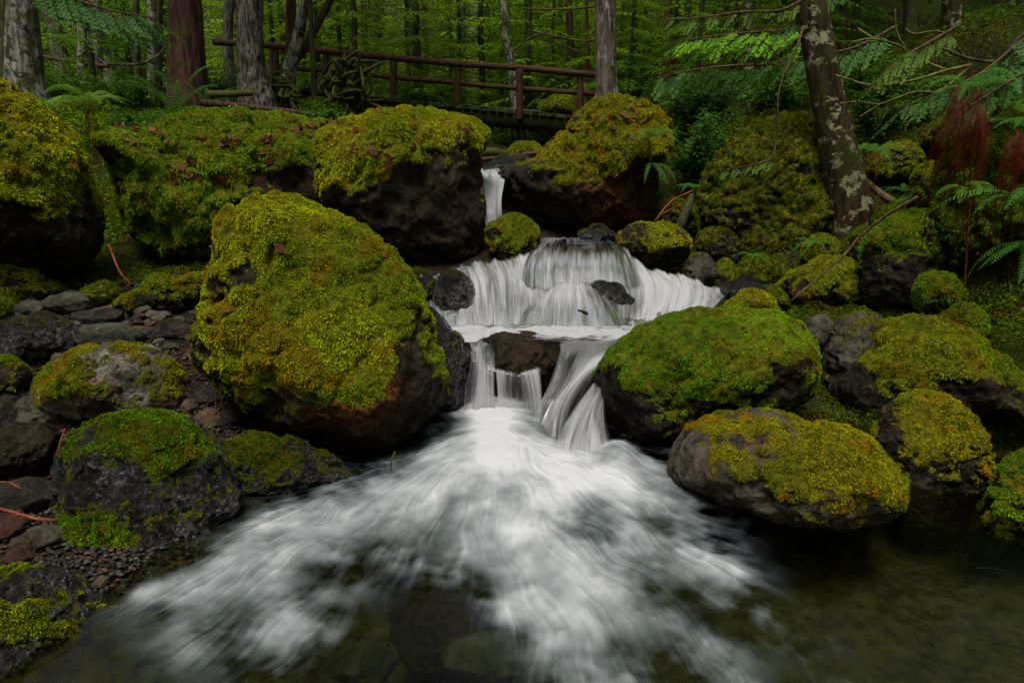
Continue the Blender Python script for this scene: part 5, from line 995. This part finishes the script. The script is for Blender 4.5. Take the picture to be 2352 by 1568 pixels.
fern("dark fern in the dip left of the leaning trunk's foot", 1870, 560, 5.7, 8, .24, 'blue', 21)
fern("small fern on the ground between the speckled stone and the low hump", 1735, 590, 5.6, 8, .22, 'blue', 22)
fern("fern sprouting beside the dead branch on the right bank", 2075, 440, 5.9, 9, .28, 'blue', 23)
fern("broad fern at the upper right under the bare arching branch", 2290, 250, 4.9, 12, .48, 'blue', 24)
fern("fern clump above the dead fern fronds at the right edge", 2350, 290, 4.2, 10, .34, 'blue', 25)
fern("fern half hidden behind the upright mossy boulder", 2120, 460, 5.5, 8, .28, 'blue', 26)
fern("fern in the green thicket left of the broad sloping boulder", 1590, 430, 7.0, 8, .30, 'blue', 27)
for a in [("leafy bush filling the slope right of the lichen-covered trunk", 2290,80,8.6,90,60,3000,.055,31),("leafy bush on the slope between the two upper right trunks", 2140,110,9.2,60,60,2400,.055,32),
          ("bush of small leaves behind the bare twigs", 2030,250,7.6,70,50,2400,.045,33),("dark undergrowth left of the leaning trunk above the sloping boulder", 1790,200,8.0,80,60,2600,.05,34,DG),
          ("leafy patch on the ledge at the top of the right rock bank", 2240,240,5.0,50,30,1500,.035,35,DG)]:
    shrub(*a[:9], **({'cols': a[9]} if len(a) > 9 else {}))

# cedar boughs
def bough(label, line, ns, L, seed, cols=((.03, .10, .018), (.08, .19, .03)), parent=None, name="cedar_bough", hang=.9, wpx=6):
    rng = np.random.default_rng(seed); W_ = crom(np.array([P(*c) for c in line]), 40); loc = tuple(float(v) for v in W_[0]); k = np.linalg.norm(W_[0]-CAM)/F; V, Q, T_ = tube(W_, np.linspace(wpx, 1.5, 40)/2*k, 7)
    if parent is None: r = empty(name, loc, label, "branch")
    else: r = parent
    br = mesh("branch", V, [Q, T_], BARK['twig'], r, loc if parent is None else tuple(parent.location)); VV, CC = [], []
    T = [spray(L, rng, leaf=L*.15, sp2=L*.07, sp3=L*.05, cols=cols) for _ in range(3)]; tg = unit(np.gradient(W_, axis=0))
    for i in range(ns):
        j = int(4+(35*i)/ns); v, c = T[i % 3]; v = v*rng.uniform(.7, 1.1)*(1-.35*i/ns); sd = 1 if i % 2 else -1
        ax = unit(tg[j]*.7+np.array([0, sd*.7, -hang*rng.uniform(.4, 1)])); ay = unit(np.cross([0, 0, 1.0], ax)+rng.normal(0, .25, 3)); az = np.cross(ax, ay); VV.append(v@np.stack([ax, ay, az])+W_[j]); CC.append(c*rng.uniform(.8, 1.2))
    V = np.concatenate(VV); mesh("foliage", V, np.arange(len(V)).reshape(-1, 4), LEAF, r, loc if parent is None else tuple(parent.location), {'col': np.concatenate(CC)}, False)
    return r
CG = ((.06, .13, .012), (.13, .25, .022))
bough("", [(1845,0,6.1),(1790,24,5.9),(1700,28,5.7),(1600,42,5.6),(1480,47,5.5)], 16, .26, 1, CG, LEAN, hang=1.2)
bough("", [(1782,362,6.0),(1740,375,5.9),(1700,384,5.85),(1655,392,5.8)], 9, .22, 2, CG, LEAN, hang=1.2, wpx=3)
bough("cedar bough drooping from the top edge beside the leaning mossy trunk", [(1960,-40,6.4),(1900,-5,6.3),(1850,30,6.3),(1800,60,6.3)], 12, .32, 3)
bough("cedar bough sweeping left behind the lichen-patched leaning trunk", [(2060,60,7.4),(1960,110,7.4),(1850,130,7.4),(1740,150,7.4)], 18, .5, 4)
bough("grey-green cedar bough drooping in the open right of the leaning trunk", [(2200,60,5.5),(2130,100,5.4),(2070,135,5.4),(2010,190,5.4)], 16, .34, 5, CG)
bough("long cedar bough hanging over the top of the right rock bank", [(2420,40,4.9),(2340,100,4.8),(2250,170,4.8),(2150,215,4.8),(2060,250,4.8)], 20, .36, 6)
bough("lower cedar bough over the dead fern fronds", [(2400,140,4.4),(2330,180,4.3),(2250,230,4.3),(2190,270,4.3)], 12, .28, 7)
bough("dark cedar bough in the upper left in front of the red-brown trunk", [(60,-40,8.5),(160,-5,8.4),(260,25,8.4),(350,40,8.4)], 20, .6, 8)
bough("fan of conifer foliage hanging from the top edge left of the red-brown trunk", [(120,-60,9.2),(200,0,9.2),(290,50,9.2),(360,60,9.2)], 18, .6, 9)
bough("mid-green conifer bough hanging behind the leaning trunk's top left", [(1900,60,8.5),(1780,70,8.5),(1660,80,8.4),(1560,95,8.4)], 20, .6, 10, MG)  # takes the plain mid-green leaf colours
bough("broad conifer bough above the green thicket on the right", [(1800,150,8.8),(1700,150,8.8),(1600,160,8.8),(1500,180,8.8)], 20, .6, 11)

# ground cover, moss and litter masses
rng = np.random.default_rng(77)
def scatter(n, reg, size, cols, name, label, cat, flat=.3, wd=.4, filt=None, seed=0):
    rg = np.random.default_rng(seed); x = rg.uniform(reg[0], reg[1], n); y = reg[2]+(reg[3]-reg[2])*rg.random(n)**.8
    k = np.abs(x) < y*1.0+1.0; x, y = x[k], y[k]
    if filt is not None: k = filt(x, y); x, y = x[k], y[k]
    n = len(x); z = gz(x, y); q = np.stack([x, y, z], 1); d = unit(rg.normal(0, 1, (n, 3))*[1, 1, flat]+[0, 0, flat]); sv = unit(np.cross(d, [0, 0, 1.0])+rg.normal(0, .3, (n, 3))); l = size*rg.uniform(.5, 1.3, (n, 1))*(1+y[:, None]*.02)
    q = q+np.array([0, 0, 1])*rg.uniform(0, .6, (n, 1))*size*flat*2; mid = q+d*l*.5; tip = q+d*l-np.array([0, 0, 1])*l*.15; V = np.stack([q, mid+sv*l*wd, tip, mid-sv*l*wd], 1).reshape(-1, 3); c = np.array(cols)[rg.integers(0, len(cols), n)]*rg.uniform(.6, 1.3, (n, 1))
    tag(mesh(name, V, np.arange(n*4).reshape(-1, 4), LEAF, None, (0, 0, 0), {'col': np.repeat(c, 4, 0)}, False), label, cat, kind='stuff')
offs = lambda x, y: ~((np.abs(x-.1) < .75+.05*y) & (y < 19)) & ~((x < -.5) & (y < 5.6)) & ~((x < 3) & (y < 4.8))
scatter(90000, (-26, 26, 5.2, 30), .06, [(.035, .09, .010), (.06, .13, .012), (.09, .15, .012), (.02, .06, .010)], "ground_cover", "low green undergrowth and moss carpeting the forest floor", "undergrowth", .8, .35, lambda x, y: offs(x, y) & (fbm(np.stack([x, y, x*0], 1)*.8, 9, 3) > -.25), 1)
scatter(30000, (-20, 20, 5.0, 26), .05, [(.16, .05, .02), (.10, .035, .015), (.20, .09, .03)], "leaf_litter", "brown fallen leaves and needles on the forest floor", "leaves", .15, .4, lambda x, y: offs(x, y) & (fbm(np.stack([x, y, x*0], 1)*1.1, 19, 3) > .05), 2)

def ground_moss(label, x0, x1, y0, y1, step, filt, pal, sl, seed):
    nx, ny = int((x1-x0)/step), int((y1-y0)/step); A, B = np.meshgrid(np.linspace(x0, x1, nx), np.linspace(y0, y1, ny)); A, B = A.ravel(), B.ravel(); z = gz(A, B); V = np.stack([A, B, z], 1)
    lump = fbm(V*[4, 4, 0], seed, 4); V[:, 2] += .035+np.abs(lump)*.09; i = (np.arange(ny-1)[:, None]*nx+np.arange(nx-1)[None]).ravel(); T = np.concatenate([np.stack([i, i+1, i+nx+1], 1), np.stack([i, i+nx+1, i+nx], 1)])
    mask = np.where(filt(A, B), sstep(-.9, .1, fbm(V*[1.3, 1.3, 0], seed+5, 3)+.35), 0)
    g = sprigs(V, T, vnormals(V, T), mask, 1.5/(sl*sl*.45), sl, sl*.45, pal, seed); tag(mesh("ground_moss", g[0], g[1], MOSS, None, (0, 0, 0), {'col': g[2]}, False), label, "moss", kind='stuff')
ground_moss("dark green moss covering the ground of the right bank", .9, 6.5, 3.9, 10, .09, lambda x, y: (x > 1.3+.0*y), 'dark', .026, 301)
ground_moss("moss and low herbs on the ground behind the left boulders", -8, -.6, 6.6, 11.5, .1, lambda x, y: y > 6.6, 'green', .045, 302)

# more forest, unseen beside and behind the camera: added to block low sky light
n = 0
for az in range(60, 302, 9):
    for rad_ in (9.5, 17):
        a_ = math.radians(az+rr_.uniform(-3, 3)); R_ = rad_*rr_.uniform(.85, 1.2); x, y = R_*math.sin(a_), R_*math.cos(a_)
        if (abs(x) < 3.5 and y < 0 and R_ < 11) or (y > 1 and R_ < 13 and abs(x) < y*.9+7): continue
        lowtree(x, y, rr_.uniform(1.5, 2.3) if R_ > 6 else 1.2, (2, 3)[n % 2], "tall dense conifer out of view, added round the stream for shade", "unseen conifers added to shade the stream", rr_.uniform(0, 6)); n += 1
for n, (x, y, s, k) in enumerate([(9.5,11,1,1),(11,13.5,1.1,0),(8.4,14.5,1,4),(12.8,16,1.2,1),(7.4,17,1.1,0),(10.8,19,1.2,2),(14,20,1.2,3),(5.8,14,.9,0),(4.6,17,1,1),(7.4,8.6,.6,4),(9.6,9.4,.7,1),(-1.2,16.2,.9,0),(-3.6,18.5,1,1),(1.3,16.4,.8,0),(-.6,19.5,1.1,0),(3.0,18.2,1,0),(-6.4,18,1,0),(-1.9,15.1,1.15,0),(.4,15.3,1.2,0),(1.9,15.0,1.1,0),(-3.3,15.2,1.1,0),(-.7,16.0,1.3,0),(2.5,9.8,.62,1),(3.3,10.8,.7,0),(1.9,11.8,.6,1),(4.4,12.2,.8,0),(5.6,12.6,.9,1),(-.2,17.0,.85,0),(.9,15.6,.7,0),(2.0,16.6,.9,0),(-2.2,15.6,.8,1),(-4.4,15.4,.8,0),(3.4,15.2,.8,0),(1.4,21,1.2,3),(-1.8,21,1.2,3),(4.2,20,1.2,3),(-4.2,21,1.2,3),(7,21,1.2,3),(-7.5,20,1.2,3)]):
    lowtree(x, y, s, k, "feathery green conifer among many filling the forest behind the footbridge", "young conifers of the far forest", n*1.3)

# fallen leaves lying on the moss of the boulders
from mathutils.bvhtree import BVHTree
from mathutils import Vector
LV, LC = [], []; rg = np.random.default_rng(12)
for ob_, spots in ((B_LONG, [(430,385,38,30,26),(520,325,40,12,10),(620,318,30,10,10),(690,300,50,16,22),(745,292,30,12,14),(500,410,14,10,5),(600,375,60,40,8),(330,330,60,20,8),(300,300,60,12,16)]),
                  (B_BLOCK, [(880,355,40,20,9),(950,330,50,30,7),(1040,300,50,20,4),(820,310,60,30,6)]), (B_PEAK, [(1450,250,50,25,10),(1400,300,60,40,9)]), (B_MAIN, [(700,600,180,120,2)])):
    L0 = np.array(ob_.location); bv = BVHTree.FromPolygons([Vector(v.co)+Vector(L0) for v in ob_.data.vertices], [tuple(p.vertices) for p in ob_.data.polygons])
    for (x0, y0, rx, ry, n) in spots:
        for _ in range(n):
            d = ray(x0+rg.normal()*rx*.6, y0+rg.normal()*ry*.6); h, nn, _i, _d = bv.ray_cast(Vector(CAM), Vector(unit(d)))
            if h is None: continue
            h, nn = np.array(h), np.array(nn); a1 = unit(np.cross(nn+rg.normal(0, .25, 3), rg.normal(0, 1, 3))); a2 = unit(np.cross(nn+rg.normal(0, .2, 3), a1)); s = rg.uniform(.022, .05); c = h+nn*.022
            LV.append(np.stack([c-a1*s, c-a1*s*.2+a2*s*.55-nn*.004, c+a1*s*1.1+nn*.006, c-a1*s*.1-a2*s*.5+nn*.008])); LC.append(np.broadcast_to(np.array([(.10, .03, .012), (.16, .055, .02), (.07, .022, .012), (.22, .10, .035)])[rg.integers(4)]*rg.uniform(.6, 1.1), (4, 3)))
V = np.concatenate(LV); tag(mesh("fallen_leaves", V, np.arange(len(V)).reshape(-1, 4), LEAF, None, (0, 0, 0), {'col': np.concatenate(LC)}, False), "brown fallen leaves scattered on the mossy boulder tops", "leaves", kind='stuff')

ground_moss("moss in the hollow between the golden and the long low boulder", -5, -1.2, 5.0, 7.6, .06, lambda x, y: y > 5.3, 'dark', .02, 303)
ground_moss("moss on the ground in the gaps between the right-hand boulders", .9, 3.6, 2.7, 5.6, .05, lambda x, y: (y > 3.2) & (x > 1.2), 'dark', .014, 304)
rg = np.random.default_rng(41); LV, LT, LC = [], [], []
for n in range(2600):
    x, y = (rg.uniform(1.2, 4.5), rg.uniform(3.4, 8)) if n < 1700 else (rg.uniform(-4.2, -1.2), rg.uniform(5, 7.5)); s = rg.uniform(.008, .05)**1.0*(1 if rg.random() < .25 else .5); q_ = np.linalg.qr(rg.normal(0, 1, (3, 3)))[0]
    LV.append((V0@q_)*[s, s*.8, s*.6]*(1+.2*rg.normal(size=(len(V0), 1)).clip(-1, 1))+[x, y, float(gz(x, y)[0])+s*.3]); LT.append(T0+n*len(V0)); LC.append(np.broadcast_to(np.array([(.05, .045, .034), (.03, .028, .02), (.06, .035, .02), (.07, .09, .01), (.015, .014, .012)])[rg.integers(5)]*rg.uniform(.5, 1.2), (len(V0), 3)))
tag(mesh("rubble", np.concatenate(LV), np.concatenate(LT), bpy.data.materials["gravel"], None, (0, 0, 0), {'col': np.concatenate(LC)}), "dark rubble filling the gaps between the bank boulders", "rubble", kind='stuff')
